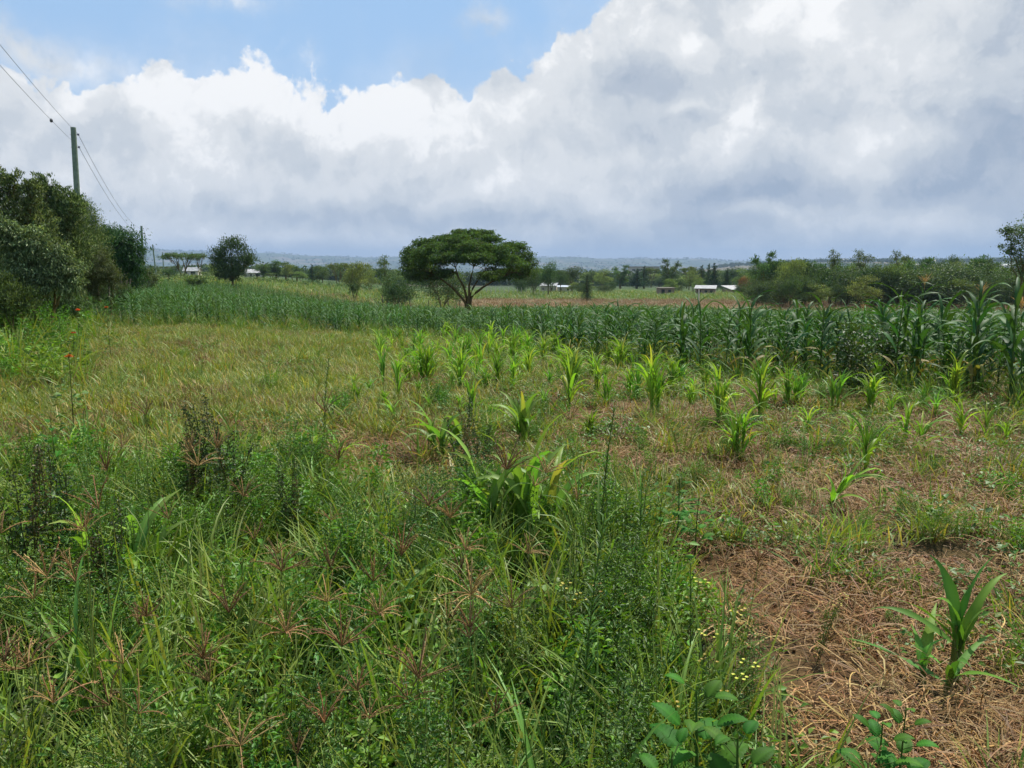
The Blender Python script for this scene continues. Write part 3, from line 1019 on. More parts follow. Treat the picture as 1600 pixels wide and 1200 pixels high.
def px_lobes(d, lobes, base, rng, depth=.9, jitter=.25):
    """lobes given as (row and column of the photograph, radii) turned into ellipsoids standing at distance d"""
    L = []
    for q in lobes:
        cx, cy, rx, ry = q[:4]
        dd = d + (q[4] if len(q) > 4 else rng.uniform(-jitter, jitter) * rx * d / FPX)
        x = px_x(cx, cy, dd)
        z = ztop(cy, dd)
        s = dd / FPX
        L.append((np.array([x - base[0], dd - base[1], z - base[2]]), np.array([rx * s, rx * s * depth, ry * s])))
    return L


def px_tree(name, label, cat, d, bpx, lobes, trunk_h, r, seed, group=None, **kw):
    rng = np.random.default_rng(seed)
    b = at(bpx, d)
    L = px_lobes(d, lobes, b, rng)
    return tree(name, label, cat, tree_parts(L, (0, 0, 0), trunk_h, r, rng, **kw), b, group=group)


# ---- the umbrella-shaped tree in the maize
def umbrella_tree():
    rng = np.random.default_rng(5)
    d = 60.0
    b = at(731, d)
    pads = []
    # rows of pads up the dome: (photo x, photo y, radius px, thickness px, depth offset m)
    for q in [(728, 364, 24, 7, 0), (697, 372, 22, 6, 1.5), (766, 373, 22, 7, -1.2), (715, 374, 26, 9, -1.8), (755, 366, 22, 8, 2.2),
              (666, 378, 24, 7, .8), (804, 384, 22, 8, 1.0), (690, 386, 28, 10, -2.6), (738, 384, 30, 10, -3.2), (780, 390, 26, 10, -2.8),
              (645, 394, 22, 11, 0), (818, 402, 20, 13, .4), (662, 398, 26, 11, -2.5), (700, 402, 30, 10, -3.9), (745, 402, 30, 10, -4.3), (790, 406, 26, 11, -3.2),
              (636, 408, 16, 11, -.8), (826, 414, 14, 12, -.8), (655, 418, 22, 11, -1.6), (680, 410, 22, 10, 3.2), (730, 398, 34, 10, 4.2), (780, 402, 30, 10, 3.6),
              (640, 424, 14, 11, .6), (665, 428, 22, 10, 1.8), (648, 432, 16, 8, -.6), (684, 428, 20, 8, 0), (790, 428, 28, 10, 2.2), (822, 426, 14, 11, 0), (768, 430, 22, 8, -.8), (770, 424, 20, 9, 3.4), (812, 424, 18, 10, 1.2), (695, 425, 16, 8, 3.4),
              (700, 390, 34, 9, 2.2), (760, 392, 34, 9, 1.6), (725, 380, 36, 9, 1.6), (650, 404, 20, 9, 2.4), (806, 412, 20, 9, -2)]:
        pads.append(q)
    L = px_lobes(d, pads, b, rng, depth=1.0)
    tr, cr_ = MB(), MB()
    bark = (.115, .09, .07)
    # five stems open like a vase, each forks twice
    heads = [(-2.8, -.5, 4.0), (-1.0, .9, 4.4), (.5, -1.0, 4.5), (1.3, .6, 4.2), (2.9, .3, 3.8)]
    tips = []
    for k, h in enumerate(heads):
        a0 = np.array([.14 * math.cos(k * 1.1), .14 * math.sin(k * 1.1), -.2])
        m = np.array([h[0] * .07, h[1] * .07, 1.7 + .1 * k])
        m2 = np.array([h[0] * .36 + rng.normal(0, .1), h[1] * .36, 2.8 + .12 * (k % 3)])
        P = np.array([a0, (a0 + m) / 2 + rng.normal(0, .04, 3), m, (m + m2) / 2 + rng.normal(0, .05, 3), m2, (m2 + h) / 2 + rng.normal(0, .08, 3), np.array(h)])
        tube(tr, P, [.15, .13, .11, .095, .08, .06, .045], 8, bark)
        tips += [(P[4], .07), (P[5], .06), (P[6], .05)]
    for ce, ra in L:
        tg = ce - np.array([0, 0, ra[2] * .2])
        src = min(tips, key=lambda q: np.linalg.norm((q[0] - tg) * np.array([1, 1, .6])) + (2 if q[0][2] > tg[2] else 0))
        limb(tr, src[0], tg, src[1] * .7, .02, rng, .06, 5, 6, bark)
        for _ in range(12):
            limb(tr, src[0] * .3 + tg * .7 + rng.normal(0, .15, 3), ce + rdir(1, rng, .3)[0] * ra * .8, .02, .006, rng, .05, 3, 3, bark)
    # leaf sprays: a fan of drooping compound leaves
    for ce, ra in L:
        k = int(52 * ra[0] * ra[1])
        d_ = rdir(k, rng, .35); rr = rng.random((k, 1)) ** .4
        P = ce + d_ * ra * rr * rng.uniform(.85, 1.1, (k, 1))
        m = 22
        tone = np.repeat(rng.uniform(.7, 1.3, k), m)[:, None]
        az_ = rng.uniform(0, 6.283, k * m)
        drop_ = rng.uniform(-.9, .25, k * m)
        D = np.stack([np.cos(az_), np.sin(az_), drop_], -1)
        Pp = np.repeat(P, m, 0) + D * rng.uniform(.02, .26, (k * m, 1)) + rng.normal(0, .03, (k * m, 3))
        N = np.stack([np.cos(az_) * .4, np.sin(az_) * .4, np.ones(k * m)], -1) + rng.normal(0, .25, (k * m, 3))
        leaves(cr_, Pp, D, N, rng.uniform(.12, .24, k * m), rng.uniform(.04, .075, k * m), colors(k * m, (.068, .098, .042), .45, rng) * tone, .6)
    t = tree('umbrella_tree', 'wide umbrella-shaped tree with forked stems standing alone in the maize', 'tree', (tr, cr_), b)
    return t
umbrella_tree()

# ---- the trees along the left boundary
OL, OLH = (.058, .085, .044), (.19, .22, .14)
px_tree('boundary_tree', 'tall dusty-green tree nearest the camera in the boundary row', 'tree', 24, 20,
        [(-60, 330, 60, 60), (-5, 286, 24, 30), (24, 294, 16, 26), (50, 302, 18, 30), (15, 340, 44, 36), (-10, 380, 55, 50), (45, 390, 45, 46), (-60, 420, 50, 50), (20, 440, 45, 34, -1), (60, 350, 26, 30)], 1.0, .14, 21,
        group='trees of the left boundary', leaf=.11, lw=.034, n=42000, c=OL, c_hi=OLH, style='up', twigs=9, clump_r=.14)
px_tree('boundary_tree', 'pale-tipped willowy tree between the tallest tree and the utility pole', 'tree', 27, 85,
        [(72, 300, 16, 26), (92, 312, 16, 26), (114, 328, 22, 28), (80, 340, 30, 30), (70, 365, 42, 42), (112, 385, 34, 46), (85, 420, 40, 40), (60, 330, 30, 30, 1.4)], 1.1, .13, 22,
        group='trees of the left boundary', leaf=.11, lw=.032, n=32000, c=(.058, .085, .044), c_hi=(.20, .225, .15), style='up', twigs=9, clump_r=.14)
px_tree('boundary_tree', 'olive tree whose top hides the foot of the utility pole', 'tree', 33, 128,
        [(118, 335, 30, 28), (134, 350, 24, 30), (140, 378, 30, 40), (120, 410, 36, 40), (150, 425, 26, 32)], 1.2, .12, 23,
        group='trees of the left boundary', leaf=.085, lw=.028, n=26000, c=(.05, .08, .038), c_hi=(.15, .18, .10), style='up', twigs=8, clump_r=.15)
px_tree('boundary_tree', 'low grey-green tree with bare forked stems in front of the row', 'tree', 20, 60,
        [(8, 368, 22, 30), (30, 392, 26, 34), (58, 388, 22, 36), (92, 412, 24, 36), (40, 432, 42, 30), (112, 436, 24, 28), (-20, 420, 34, 40), (76, 440, 30, 26)], .9, .10, 24,
        group='trees of the left boundary', leaf=.10, lw=.03, n=28000, c=(.068, .09, .052), c_hi=(.21, .23, .155), style='weep', twigs=9, clump_r=.15, stems=3)
px_tree('boundary_tree', 'brownish olive tree just before the dense dark one', 'tree', 30, 160,
        [(150, 410, 26, 34), (120, 430, 34, 34), (172, 435, 22, 24), (140, 450, 28, 22), (95, 450, 30, 26)], 1.0, .09, 25,
        group='trees of the left boundary', leaf=.08, lw=.026, n=20000, c=(.055, .068, .036), c_hi=(.11, .12, .07), style='weep', twigs=8, clump_r=.15, stems=2)
px_tree('mango_tree', 'dense dark green round tree behind the boundary row', 'tree', 46, 187,
        [(185, 385, 36, 32), (205, 405, 22, 30), (165, 400, 30, 36), (195, 430, 30, 28), (170, 375, 22, 20)], 1.0, .16, 26,
        leaf=.17, lw=.065, n=22000, c=(.032, .062, .022), style='weep', twigs=5, clump_r=.2)
px_tree('boundary_tree', 'small scrubby tree at the far end of the row by the fence', 'tree', 62, 228,
        [(228, 428, 18, 16), (215, 440, 16, 16), (240, 440, 10, 12)], .8, .08, 27,
        group='trees of the left boundary', leaf=.14, lw=.05, n=4200, c=(.06, .075, .035), c_hi=(.11, .12, .07), twigs=4)
px_tree('leafy_tree', 'dark upright tree with tiered crown alone in the left maize', 'tree', 92, 362,
        [(362, 385, 18, 15), (348, 400, 18, 16), (378, 402, 18, 18), (392, 408, 11, 9), (357, 418, 24, 16), (368, 428, 22, 12), (340, 408, 10, 14), (350, 432, 12, 8)], 1.2, .16, 28,
        leaf=.24, lw=.09, n=10000, c=(.045, .072, .034), style='up', twigs=5, clump_r=.22)
px_tree('leafy_tree', 'round-leaved tree rising at the edge of the view above the tall maize', 'tree', 70, 1610,
        [(1592, 372, 26, 26), (1622, 360, 34, 32), (1578, 362, 14, 12), (1600, 405, 30, 28), (1640, 410, 40, 36), (1575, 390, 12, 12)], 1.6, .16, 29,
        leaf=.20, lw=.12, n=6500, c=(.055, .09, .04), twigs=8, clump_r=.16)

# low growth that closes the foot of the row
px_tree('boundary_shrub', 'leafy shrub hiding the trunks at the very left', 'shrub', 19, 10, [(-10, 455, 40, 34), (25, 470, 34, 28), (-50, 470, 50, 40)], .4, .05, 41, group='shrubs under the boundary row', leaf=.07, lw=.024, n=16000, c=(.05, .08, .035), c_hi=(.11, .15, .07), style='up', twigs=6, clump_r=.16)
px_tree('boundary_shrub', 'shrub between the bare stems and the fence', 'shrub', 23, 88, [(80, 470, 34, 22), (112, 474, 28, 20), (60, 478, 24, 18)], .3, .05, 42, group='shrubs under the boundary row', leaf=.07, lw=.024, n=12000, c=(.045, .07, .03), c_hi=(.10, .13, .06), style='weep', twigs=6, clump_r=.16)
px_tree('boundary_shrub', 'last shrub of the row, below the dense dark tree', 'shrub', 34, 165, [(160, 462, 26, 16), (190, 460, 20, 16), (135, 468, 20, 14)], .3, .05, 43, group='shrubs under the boundary row', leaf=.09, lw=.03, n=8000, c=(.04, .065, .028), c_hi=(.09, .12, .055), style='weep', twigs=6, clump_r=.18)
# ------------------------------------------------------------------ mid-distance trees: a few kinds, each copied with its trunk and crown
def unit_tree(kind, seed, n=3600):
    """a tree one metre tall and about w metres wide, to be scaled"""
    rng = np.random.default_rng(seed)
    H = 8.0
    if kind == 'flat':
        lobes = [((rng.uniform(-3.4, 3.4), rng.uniform(-2.5, 2.5), rng.uniform(5.9, 7.3)), (1.5, 1.5, .55)) for _ in range(18)]
        kw = dict(leaf=.30, lw=.16, c=(.085, .11, .04), style='round', clump_r=.35); th, r, st = 2.6, .22, 3
    elif kind == 'tall':
        lobes = [((rng.uniform(-1, 1), rng.uniform(-1, 1), z), (1.35 - .08 * z + rng.uniform(-.2, .3),) * 2 + (1.0,)) for z in np.linspace(2.4, 7.2, 8)]
        kw = dict(leaf=.30, lw=.12, c=(.05, .085, .032), style='up', clump_r=.22, c_hi=(.10, .14, .055)); th, r, st = 2.0, .2, 1
    elif kind == 'wind':
        lobes = [((rng.uniform(-.6, .6) - .12 * (z - 3), rng.uniform(-.8, .8), z), (.95, .95, .7)) for z in np.linspace(2.2, 7.4, 9)]
        kw = dict(leaf=.34, lw=.10, c=(.07, .09, .045), style='weep', clump_r=.30, c_hi=(.13, .15, .08)); n = int(n * .6); th, r, st = 2.4, .16, 1
    elif kind == 'cone':
        lobes = [((0, 0, z), (2.1 * (1 - z / 8.4), 2.1 * (1 - z / 8.4), .8)) for z in np.linspace(1.4, 7.6, 8)]
        kw = dict(leaf=.28, lw=.09, c=(.03, .055, .028), style='pine', clump_r=.3); th, r, st = 1.4, .2, 1
    elif kind == 'bush':
        lobes = [((rng.uniform(-2.8, 2.8), rng.uniform(-2, 2), rng.uniform(2.0, 5.6)), (2.3, 2.3, 2.0)) for _ in range(8)]
        kw = dict(leaf=.34, lw=.14, c=(.045, .07, .033), style='round', clump_r=.26, c_hi=(.09, .12, .055)); n = int(n * 1.5); th, r, st = 1.2, .2, 3
    elif kind == 'pale':
        lobes = [((rng.uniform(-1.8, 1.8), rng.uniform(-1.5, 1.5), rng.uniform(3.0, 6.8)), (1.6, 1.6, 1.2)) for _ in range(7)]
        kw = dict(leaf=.32, lw=.14, c=(.12, .15, .06), style='up', clump_r=.26, c_hi=(.2, .22, .1)); th, r, st = 2.0, .16, 2
    elif kind == 'red':
        lobes = [((rng.uniform(-1.8, 1.8), rng.uniform(-1.5, 1.5), rng.uniform(3.0, 6.4)), (1.9, 1.9, 1.4)) for _ in range(6)]
        kw = dict(leaf=.36, lw=.2, c=(.14, .06, .04), style='round', clump_r=.26, c_hi=(.22, .10, .05)); th, r, st = 1.6, .16, 2
    else:
        lobes = [((rng.uniform(-1.7, 1.7), rng.uniform(-1.5, 1.5), rng.uniform(3.2, 6.4)), (1.9, 1.9, 1.5)) for _ in range(7)]
        kw = dict(leaf=.32, lw=.15, c=(.048, .078, .03), style='round', clump_r=.26, c_hi=(.09, .12, .045)); th, r, st = 2.2, .2, 1
    tr, cr_ = tree_parts(lobes, (0, 0, 0), th, r, rng, n=n, twigs=4, stems=st, **kw)
    V = np.concatenate(cr_.V); w = np.percentile(V[:, 0], 98) - np.percentile(V[:, 0], 2); h = np.percentile(V[:, 2], 99)
    return tr.mesh('trunk', BARK_V), cr_.mesh('crown', LEAF_MATTE, smooth=False), w, h


KINDS_T = {k: [unit_tree(k, 100 + 7 * i + j) for j in range(2)] for i, k in enumerate(['flat', 'tall', 'wind', 'cone', 'bush', 'pale', 'red', 'round'])}
CRG = np.random.default_rng(77)
WORDS = {'flat': 'flat-topped acacia', 'tall': 'tall leafy tree', 'wind': 'thin wind-combed tree', 'cone': 'dark pointed conifer', 'bush': 'broad dark bush', 'pale': 'pale green open tree', 'red': 'reddish-leaved tree', 'round': 'round green tree'}
NAMES = {'flat': 'acacia_tree', 'tall': 'tall_tree', 'wind': 'slender_tree', 'cone': 'conifer_tree', 'bush': 'large_bush', 'pale': 'pale_tree', 'red': 'red_tree', 'round': 'round_tree'}


def far_tree(px, top, w, d, kind, label=None, group=None):
    tm, cm, uw, uh = KINDS_T[kind][CRG.integers(0, 2)]
    b = at(px, d)
    H = max(1.2, ztop(top, d) - b.z); Wd = w / FPX * d
    sx = Wd / uw; sz = H / uh
    r = link(NAMES[kind], None, None, b, CRG.choice([0, math.pi]) + CRG.uniform(-.4, .4), (sx, sx, sz))
    link('trunk', tm, r); link('crown', cm, r)
    wh = ('near the far-left flat-topped acacia' if px < 345 else 'right of the gabled house' if px < 500 else 'left of the umbrella tree' if px < 620 else 'behind the umbrella tree' if px < 830
          else 'around the half hidden shed' if px < 910 else 'left of the stone house' if px < 1030 else 'behind the stone house' if px < 1085 else 'behind the white-roofed sheds' if px < 1190
          else 'just right of the sheds' if px < 1260 else 'by the nearly bare wispy tree' if px < 1330 else 'around the middle dark bush' if px < 1400 else 'between the two dark bushes' if px < 1440
          else 'around the widest dark bush' if px < 1530 else 'at the end of the tree line')
    dp = 'in front' if d < 160 else 'set back' if d < 240 else 'far back'
    lab = label or f'{WORDS[kind]} {wh}, {dp}'
    return tag(r, lab, 'bush' if kind == 'bush' else 'tree', group or f'{WORDS[kind]}s {wh}, {dp}')


FT = [
    (285, 395, 62, 170, 'flat', 'flat-topped acacia beside the white roof at the far left of the field'),
    (311, 396, 22, 200, 'flat', 'smaller flat-topped acacia behind the wide one at the far left'),
    (262, 420, 26, 150, 'round', 'round tree under the leaning far utility pole'),
    (333, 413, 22, 160, 'pale', 'pale tree between the acacia and the dark tiered tree'),
    (430, 408, 26, 230, 'tall', 'tallest of the grey-green trees right of the gabled house'),
    (446, 410, 22, 235, 'tall', None), (411, 414, 20, 225, 'tall', None), (463, 416, 18, 240, 'tall', None),
    (487, 414, 13, 220, 'cone', 'narrow dark conifer behind the left hedge, standing apart'),
    (503, 420, 22, 220, 'round', None), (527, 411, 40, 190, 'flat', 'pale flat-topped tree right of the narrow conifer'),
    (553, 411, 46, 120, 'pale', 'open yellowish tree with a thin visible trunk in the left maize'),
    (577, 422, 26, 180, 'pale', None), (604, 401, 24, 105, 'wind', 'ragged light-green tree rising left of the umbrella tree'),
    (617, 422, 60, 98, 'bush', 'dark bush at the left foot of the umbrella tree crown'),
    (690, 420, 70, 100, 'bush', 'dark bush seen under the umbrella tree crown'),
    (833, 420, 30, 200, 'bush', 'dark bush just right of the umbrella tree'), (857, 410, 28, 190, 'round', 'leafy tree right of the umbrella tree'), (815, 425, 22, 210, 'bush', None),
    (894, 417, 34, 230, 'round', 'round dark tree above the long tin roof'), (876, 424, 22, 225, 'round', None), (918, 431, 16, 150, 'cone', 'small lone shrub standing in front of the dry field edge'),
    (941, 421, 28, 270, 'pale', None), (970, 415, 24, 300, 'tall', None), (1007, 417, 18, 300, 'cone', None), (1048, 406, 26, 250, 'tall', 'tall two-toned tree behind the brick house'),
    (1078, 417, 24, 270, 'flat', None), (1097, 416, 17, 250, 'cone', None), (1108, 414, 15, 255, 'cone', None), (1117, 412, 22, 245, 'cone', 'darkest conifer behind the white-roofed shed'),
    (1137, 420, 17, 250, 'cone', None), (1162, 420, 26, 240, 'pale', None), (1165, 433, 18, 185, 'red', 'reddish tree beside the second white roof'),
    (1196, 395, 34, 150, 'tall', 'tallest tree right of the white-roofed sheds'), (1211, 408, 26, 155, 'tall', None), (1234, 412, 32, 140, 'pale', None), (1262, 410, 30, 145, 'pale', None),
    (1284, 412, 28, 140, 'tall', None), (1299, 392, 20, 145, 'wind', 'nearly bare wispy tree above the right tree line'), (1318, 424, 30, 140, 'round', None),
    (1346, 415, 86, 128, 'bush', 'wide dark bush in the middle of the right tree line'), (1342, 392, 28, 150, 'wind', 'windblown tree rising over the wide dark bush'), (1384, 420, 40, 126, 'bush', None),
    (1403, 393, 26, 145, 'wind', 'feathery tree between the two wide dark bushes'), (1425, 414, 28, 150, 'tall', None), (1443, 404, 22, 175, 'round', None), (1464, 414, 20, 190, 'round', None),
    (1493, 400, 22, 210, 'round', 'round tree breaking the skyline above the right bushes'), (1480, 412, 110, 122, 'bush', 'widest dark bush, at the right end of the dry field'),
    (1440, 420, 50, 124, 'bush', None), (1523, 404, 34, 130, 'tall', None), (1545, 402, 30, 135, 'round', None), (1555, 420, 60, 118, 'bush', None), (1600, 415, 60, 120, 'tall', None), (1650, 400, 60, 120, 'round', None),
    (203, 425, 22, 110, 'round', None), (-60, 380, 80, 60, 'round', None),
]
for q in FT: far_tree(*q)
rg = np.random.default_rng(31)
for i in range(70):
    px = rg.uniform(800, 1680); d = rg.uniform(225, 420)
    far_tree(px, rg.uniform(418, 430), rg.uniform(16, 34), d, rg.choice(['round', 'round', 'flat', 'tall', 'pale', 'cone', 'bush']), None)
for i in range(60):
    px = rg.uniform(1190, 1690); d = rg.uniform(126, 190)
    far_tree(px, rg.uniform(404, 432), rg.uniform(24, 46), d, rg.choice(['round', 'pale', 'tall', 'bush', 'round']), None)
for i in range(36):
    px = rg.uniform(200, 620); d = rg.uniform(215, 330)
    far_tree(px, rg.uniform(413, 428), rg.uniform(14, 30), d, rg.choice(['round', 'flat', 'pale', 'bush']), None)
for i in range(26):
    px = rg.uniform(860, 1330); d = rg.uniform(212, 228)
    far_tree(px, rg.uniform(435, 446), rg.uniform(14, 26), d, rg.choice(['bush', 'pale', 'round']), None)

for i in range(70):
    px = rg.uniform(1180, 1690); d = rg.uniform(118, 150)
    far_tree(px, rg.uniform(428, 450), rg.uniform(26, 50), d, rg.choice(['bush', 'bush', 'pale', 'round']), None)

# woodland of the valley and the ridges: nobody could count it
def wood_blob(seed):
    rng = np.random.default_rng(seed); mb = MB()
    crown_leaves(mb, [((rng.uniform(-2, 2), rng.uniform(-2, 2), rng.uniform(2.5, 5)), (2.4, 2.4, 2.2)) for _ in range(4)], 170, 1.3, .9, (.04, .06, .026), rng, per=6, clump_r=.3)
    return mb.mesh('far_crown', LEAF_MATTE, smooth=False)
blobs = [wood_blob(300 + i) for i in range(5)]
rg = np.random.default_rng(8)
n = 22000
dd = 420 * np.exp(rg.random(n) * math.log(9300 / 420)); aa = rg.uniform(-.62, .62, n)
wx_, wy_ = dd * np.sin(aa), dd * np.cos(aa)
kp = vnoise(wx_, wy_, .006, 2) * .6 + vnoise(wx_, wy_, .0021, 4) * .6 > .56
wx_, wy_, dd = wx_[kp], wy_[kp], dd[kp]
extra = 900
ea = np.arctan2(rg.uniform(1120, 1700, extra) - 800, FPX); ed = rg.normal(2600, 60, extra)
wx_ = np.concatenate([wx_, ed * np.sin(ea)]); wy_ = np.concatenate([wy_, ed * np.cos(ea)]); dd = np.concatenate([dd, ed])
scatter('woodland', 'dark tree clumps spread over the hazy valley and ridges', np.column_stack([wx_, wy_, terrain(wx_, wy_) - .5]), blobs,
        rg.uniform(.6, 1.3, len(dd)) * (1 + dd / 9000), tilt=.05, rng=rg)

# ------------------------------------------------------------------ utility poles and wires
POLE = plain_mat('treated_timber', (.20, .26, .19), .85, 6, .3, bump=.2)
STEEL = plain_mat('dull_steel', (.3, .31, .32), .5, 20, .2, metallic=.8)
WIRE = plain_mat('wire_grey', (.12, .12, .13), .5, 20, .1)
CERAMIC = plain_mat('insulator_glaze', (.10, .10, .16), .25, 9, .3, spec=.6)
def pole(base, top, r0, r1, label, sub=True):
    base, top = Vector(base), Vector(top)
    root = link('utility_pole', None, None, base); ax = top - base
    mb = MB(); tube(mb, [(0, 0, -.3)] + [tuple(ax * t) for t in (.25, .5, .75, 1)], np.linspace(r0, r1, 5), 14, (.2, .2, .2))
    k = len(mb.V[0]); c = tuple(ax * 1.0005 + Vector((0, 0, .01)))
    mb.add(np.concatenate([mb.V[0][-14:], [c]]), None, [(i, (i + 1) % 14, 14) for i in range(14)])
    link('post', mb.mesh('post', POLE), root)
    pts = []
    for h in (.35, .95):
        p = ax * (1 - h / ax.length)
        br = MB(); tube(br, [tuple(p + Vector((-.17, -.02, 0))), tuple(p + Vector((.20, -.02, .0))), tuple(p + Vector((.22, -.02, .05)))], .012, 6, (.2, .2, .2))
        link('bracket', br.mesh('bracket', STEEL), root)
        ins = MB()
        tube(ins, [tuple(p + Vector((.24, -.02, z))) for z in (-.05, -.045, -.02, 0, .02, .045, .05)], [.0, .05, .05, .028, .05, .05, 0], 12, (.2, .2, .2))
        link('insulator', ins.mesh('insulator', CERAMIC), root)
        pts.append(base + p + Vector((.24, -.02, 0)))
    tag(root, label, 'utility pole', 'utility poles of the rural line')
    return pts
d1 = 40.0
b1 = at(125, d1); t1 = Vector((px_x(118, 200, d1), d1 - .2, ztop(200, d1)))
P1 = pole(b1, t1, .17, .125, 'green treated timber utility pole rising behind the boundary trees')
d2 = 100.0
b2 = at(222, d2); t2 = Vector((px_x(221, 353, d2), d2, ztop(353, d2)))
P2 = pole(b2, t2, .17, .13, 'second utility pole, beside the dense dark round tree')
d3 = 165.0
b3 = at(243, d3); t3 = Vector((px_x(238.5, 382, d3), d3, ztop(382, d3)))
P3 = pole(b3, t3, .17, .13, 'leaning utility pole left of the flat-topped acacia')
d4 = 225.0
b4 = at(255, d4); t4 = Vector((px_x(254, 394, d4), d4, ztop(394, d4)))
P4 = pole(b4, t4, .17, .13, 'farthest utility pole, a thin upright line before the hills')
dirn = (t1 - t2); dirn.z = 0
P0 = [p + dirn * .98 + Vector((0, 0, 1.9)) for p in P1]
def wire(a, b, sag, label, r=.008):
    t = np.linspace(0, 1, 25)
    P = np.array(a)[None] * (1 - t[:, None]) + np.array(b)[None] * t[:, None]; P[:, 2] -= sag * 4 * t * (1 - t)
    mb = MB(); tube(mb, P, r, 4, (.1, .1, .1))
    tag(link('overhead_wire', mb.mesh('overhead_wire', WIRE)), label, 'wire', 'overhead wires of the rural line')
for i, nm in enumerate(('upper', 'lower')):
    wire(P0[i], P1[i], .9, f'{nm} wire reaching the near utility pole from over the camera')
    wire(P1[i], P2[i], 1.2, f'{nm} wire sagging between the near pole and the second', .010)
    wire(P2[i], P3[i], .8, f'{nm} wire between the second pole and the leaning one', .010)
    wire(P3[i], P4[i], .8, f'{nm} wire from the leaning pole to the farthest', .010)
# a bird-sized marker tied on the lower wire
mk = MB(); a_, b_ = np.array(P0[1]), np.array(P1[1]); tt_ = .86; c_ = a_ * (1 - tt_) + b_ * tt_; c_[2] -= .9 * 4 * tt_ * (1 - tt_)
tube(mk, [c_ + np.array([0, 0, z]) for z in (-.09, -.07, 0, .05, .07)], [.0, .05, .06, .04, 0], 10, (.1, .1, .1))
tag(link('wire_spacer', mk.mesh('wire_spacer', WIRE)), 'small dark spacer clipped on the lower near wire', 'spacer')

# ------------------------------------------------------------------ farm buildings
TIN = plain_mat('galvanised_roof', (.72, .73, .73), .32, 3, .12, metallic=.65, spec=.6)
TIN_W = plain_mat('pale_roof', (.40, .39, .37), .5, 1.2, .4)
STONE = plain_mat('raw_stone_wall', (.33, .235, .17), .9, 3, .25)
RENDER_W = plain_mat('cream_wall', (.60, .54, .44), .85, 2, .15)
DARKG = plain_mat('dark_opening', (.03, .03, .035), .4, 3, .2)
WOODP = plain_mat('weathered_wood', (.16, .13, .10), .9, 9, .4)
def box(mb, c, s, rz=0.0, shear=0.0):
    c, s = np.asarray(c, float), np.asarray(s, float) / 2
    v = np.array([(x, y, z) for z in (-1, 1) for x, y in ((-1, -1), (1, -1), (1, 1), (-1, 1))], float) * s
    v[:, 2] += shear * v[:, 1]
    mb.add(v + c, [(0, 3, 2, 1), (4, 5, 6, 7), (0, 1, 5, 4), (1, 2, 6, 5), (2, 3, 7, 6), (3, 0, 4, 7)], None, (.5, .5, .5))
def house(name, label, px, d, w, dep, h, rz, wall, roofm, slope=-.18, gable=False, openings=((-.3, .6, .7), (.25, .6, .7)), door=None, cat='house', zoff=0.0):
    b = at(px, d); b.z += zoff
    r = link(name, None, None, b, rz)
    m = MB(); box(m, (0, 0, h / 2 - .3), (w, dep, h + .6)); link('wall', m.mesh('wall', wall, False), r)
    for ox, ow, oh in openings:
        m = MB(); box(m, (0, 0, 0), (ow, .06, oh)); f = link('window', m.mesh('window', WOODP, False), r, (ox * w, -dep / 2 - .022, h * .56))
        m = MB(); box(m, (0, 0, 0), (ow * .82, .05, oh * .82)); link('pane', m.mesh('pane', DARKG, False), f, (0, -.02, 0))
    if door is not None:
        m = MB(); box(m, (0, 0, 0), (.8, .08, h * .85)); link('door', m.mesh('door', DARKG, False), r, (door * w, -dep / 2 - .033, h * .42))
    m = MB(); o = .3
    if gable:
        hh = dep * .28
        x0, x1, y0, y1 = -w / 2 - o, w / 2 + o, -dep / 2 - o, dep / 2 + o
        z0 = h + .01; th = .08
        V = [(x0, y0, z0), (x1, y0, z0), (x1, 0, z0 + hh), (x0, 0, z0 + hh), (x0, y1, z0), (x1, y1, z0)]
        V += [(a, b_, c - th) for a, b_, c in V]
        Q = [(0, 1, 2, 3), (3, 2, 5, 4), (7, 6, 9, 8), (8, 9, 10, 11), (0, 6, 7, 1), (4, 5, 11, 10)]
        m.add(V, Q, None, (.5, .5, .5))
        gb = MB(); gb.add([(-w / 2, -dep / 2, h), (-w / 2, dep / 2, h), (-w / 2, 0, h + hh * .8), (w / 2, -dep / 2, h), (w / 2, dep / 2, h), (w / 2, 0, h + hh * .8)], None, [(0, 1, 2), (3, 5, 4)], (.5, .5, .5))
        link('gable', gb.mesh('gable', wall, False), r)
        nrib = 0
    else:
        box(m, (0, 0, h + .05 + dep * abs(slope) / 2 + .02), (w + 2 * o, dep + 2 * o, .09), shear=slope)
    link('roof', m.mesh('roof', roofm, False), r)
    return tag(r, label, cat)
house('brick_house', 'small unfinished stone house with a flat dark roof beyond the dry field', 1041, 208, 3.9, 3.5, 1.7, .1, STONE, WOODP, .02, openings=((.15, .8, .8),), door=-.3)
house('farm_shed', 'stone shed with a glaring white tin roof and dark doorway', 1104, 206, 5.0, 4.5, 1.7, -.30, STONE, TIN_W, .14, openings=((.05, .7, .7), (.32, .7, .7)), door=-.3, cat='shed')
house('farm_shed', 'low shed with a long sloping white roof beside the reddish tree', 1149, 222, 5.0, 4.5, 1.2, .35, STONE, TIN_W, .2, openings=((.2, 1.0, .7),), cat='shed')
house('farm_shed', 'white tin-roofed shed half hidden below the round dark tree', 858, 240, 4.6, 4, 1.8, -.2, RENDER_W, TIN_W, .2, cat='shed')
house('farm_shed', 'long low shed with a dull tin roof beside the half hidden one', 882, 238, 4.0, 3.5, 1.5, .0, RENDER_W, TIN, .1, cat='shed')
house('farm_house', 'house with a bright pale roof under the flat-topped acacia', 300, 245, 4.4, 4, 1.3, .1, RENDER_W, TIN_W, gable=True, door=.1)
house('farm_house', 'gabled white-roofed house right of the dark tiered tree', 395, 240, 4.4, 4, 1.5, .6, RENDER_W, TIN_W, gable=True, door=.1)
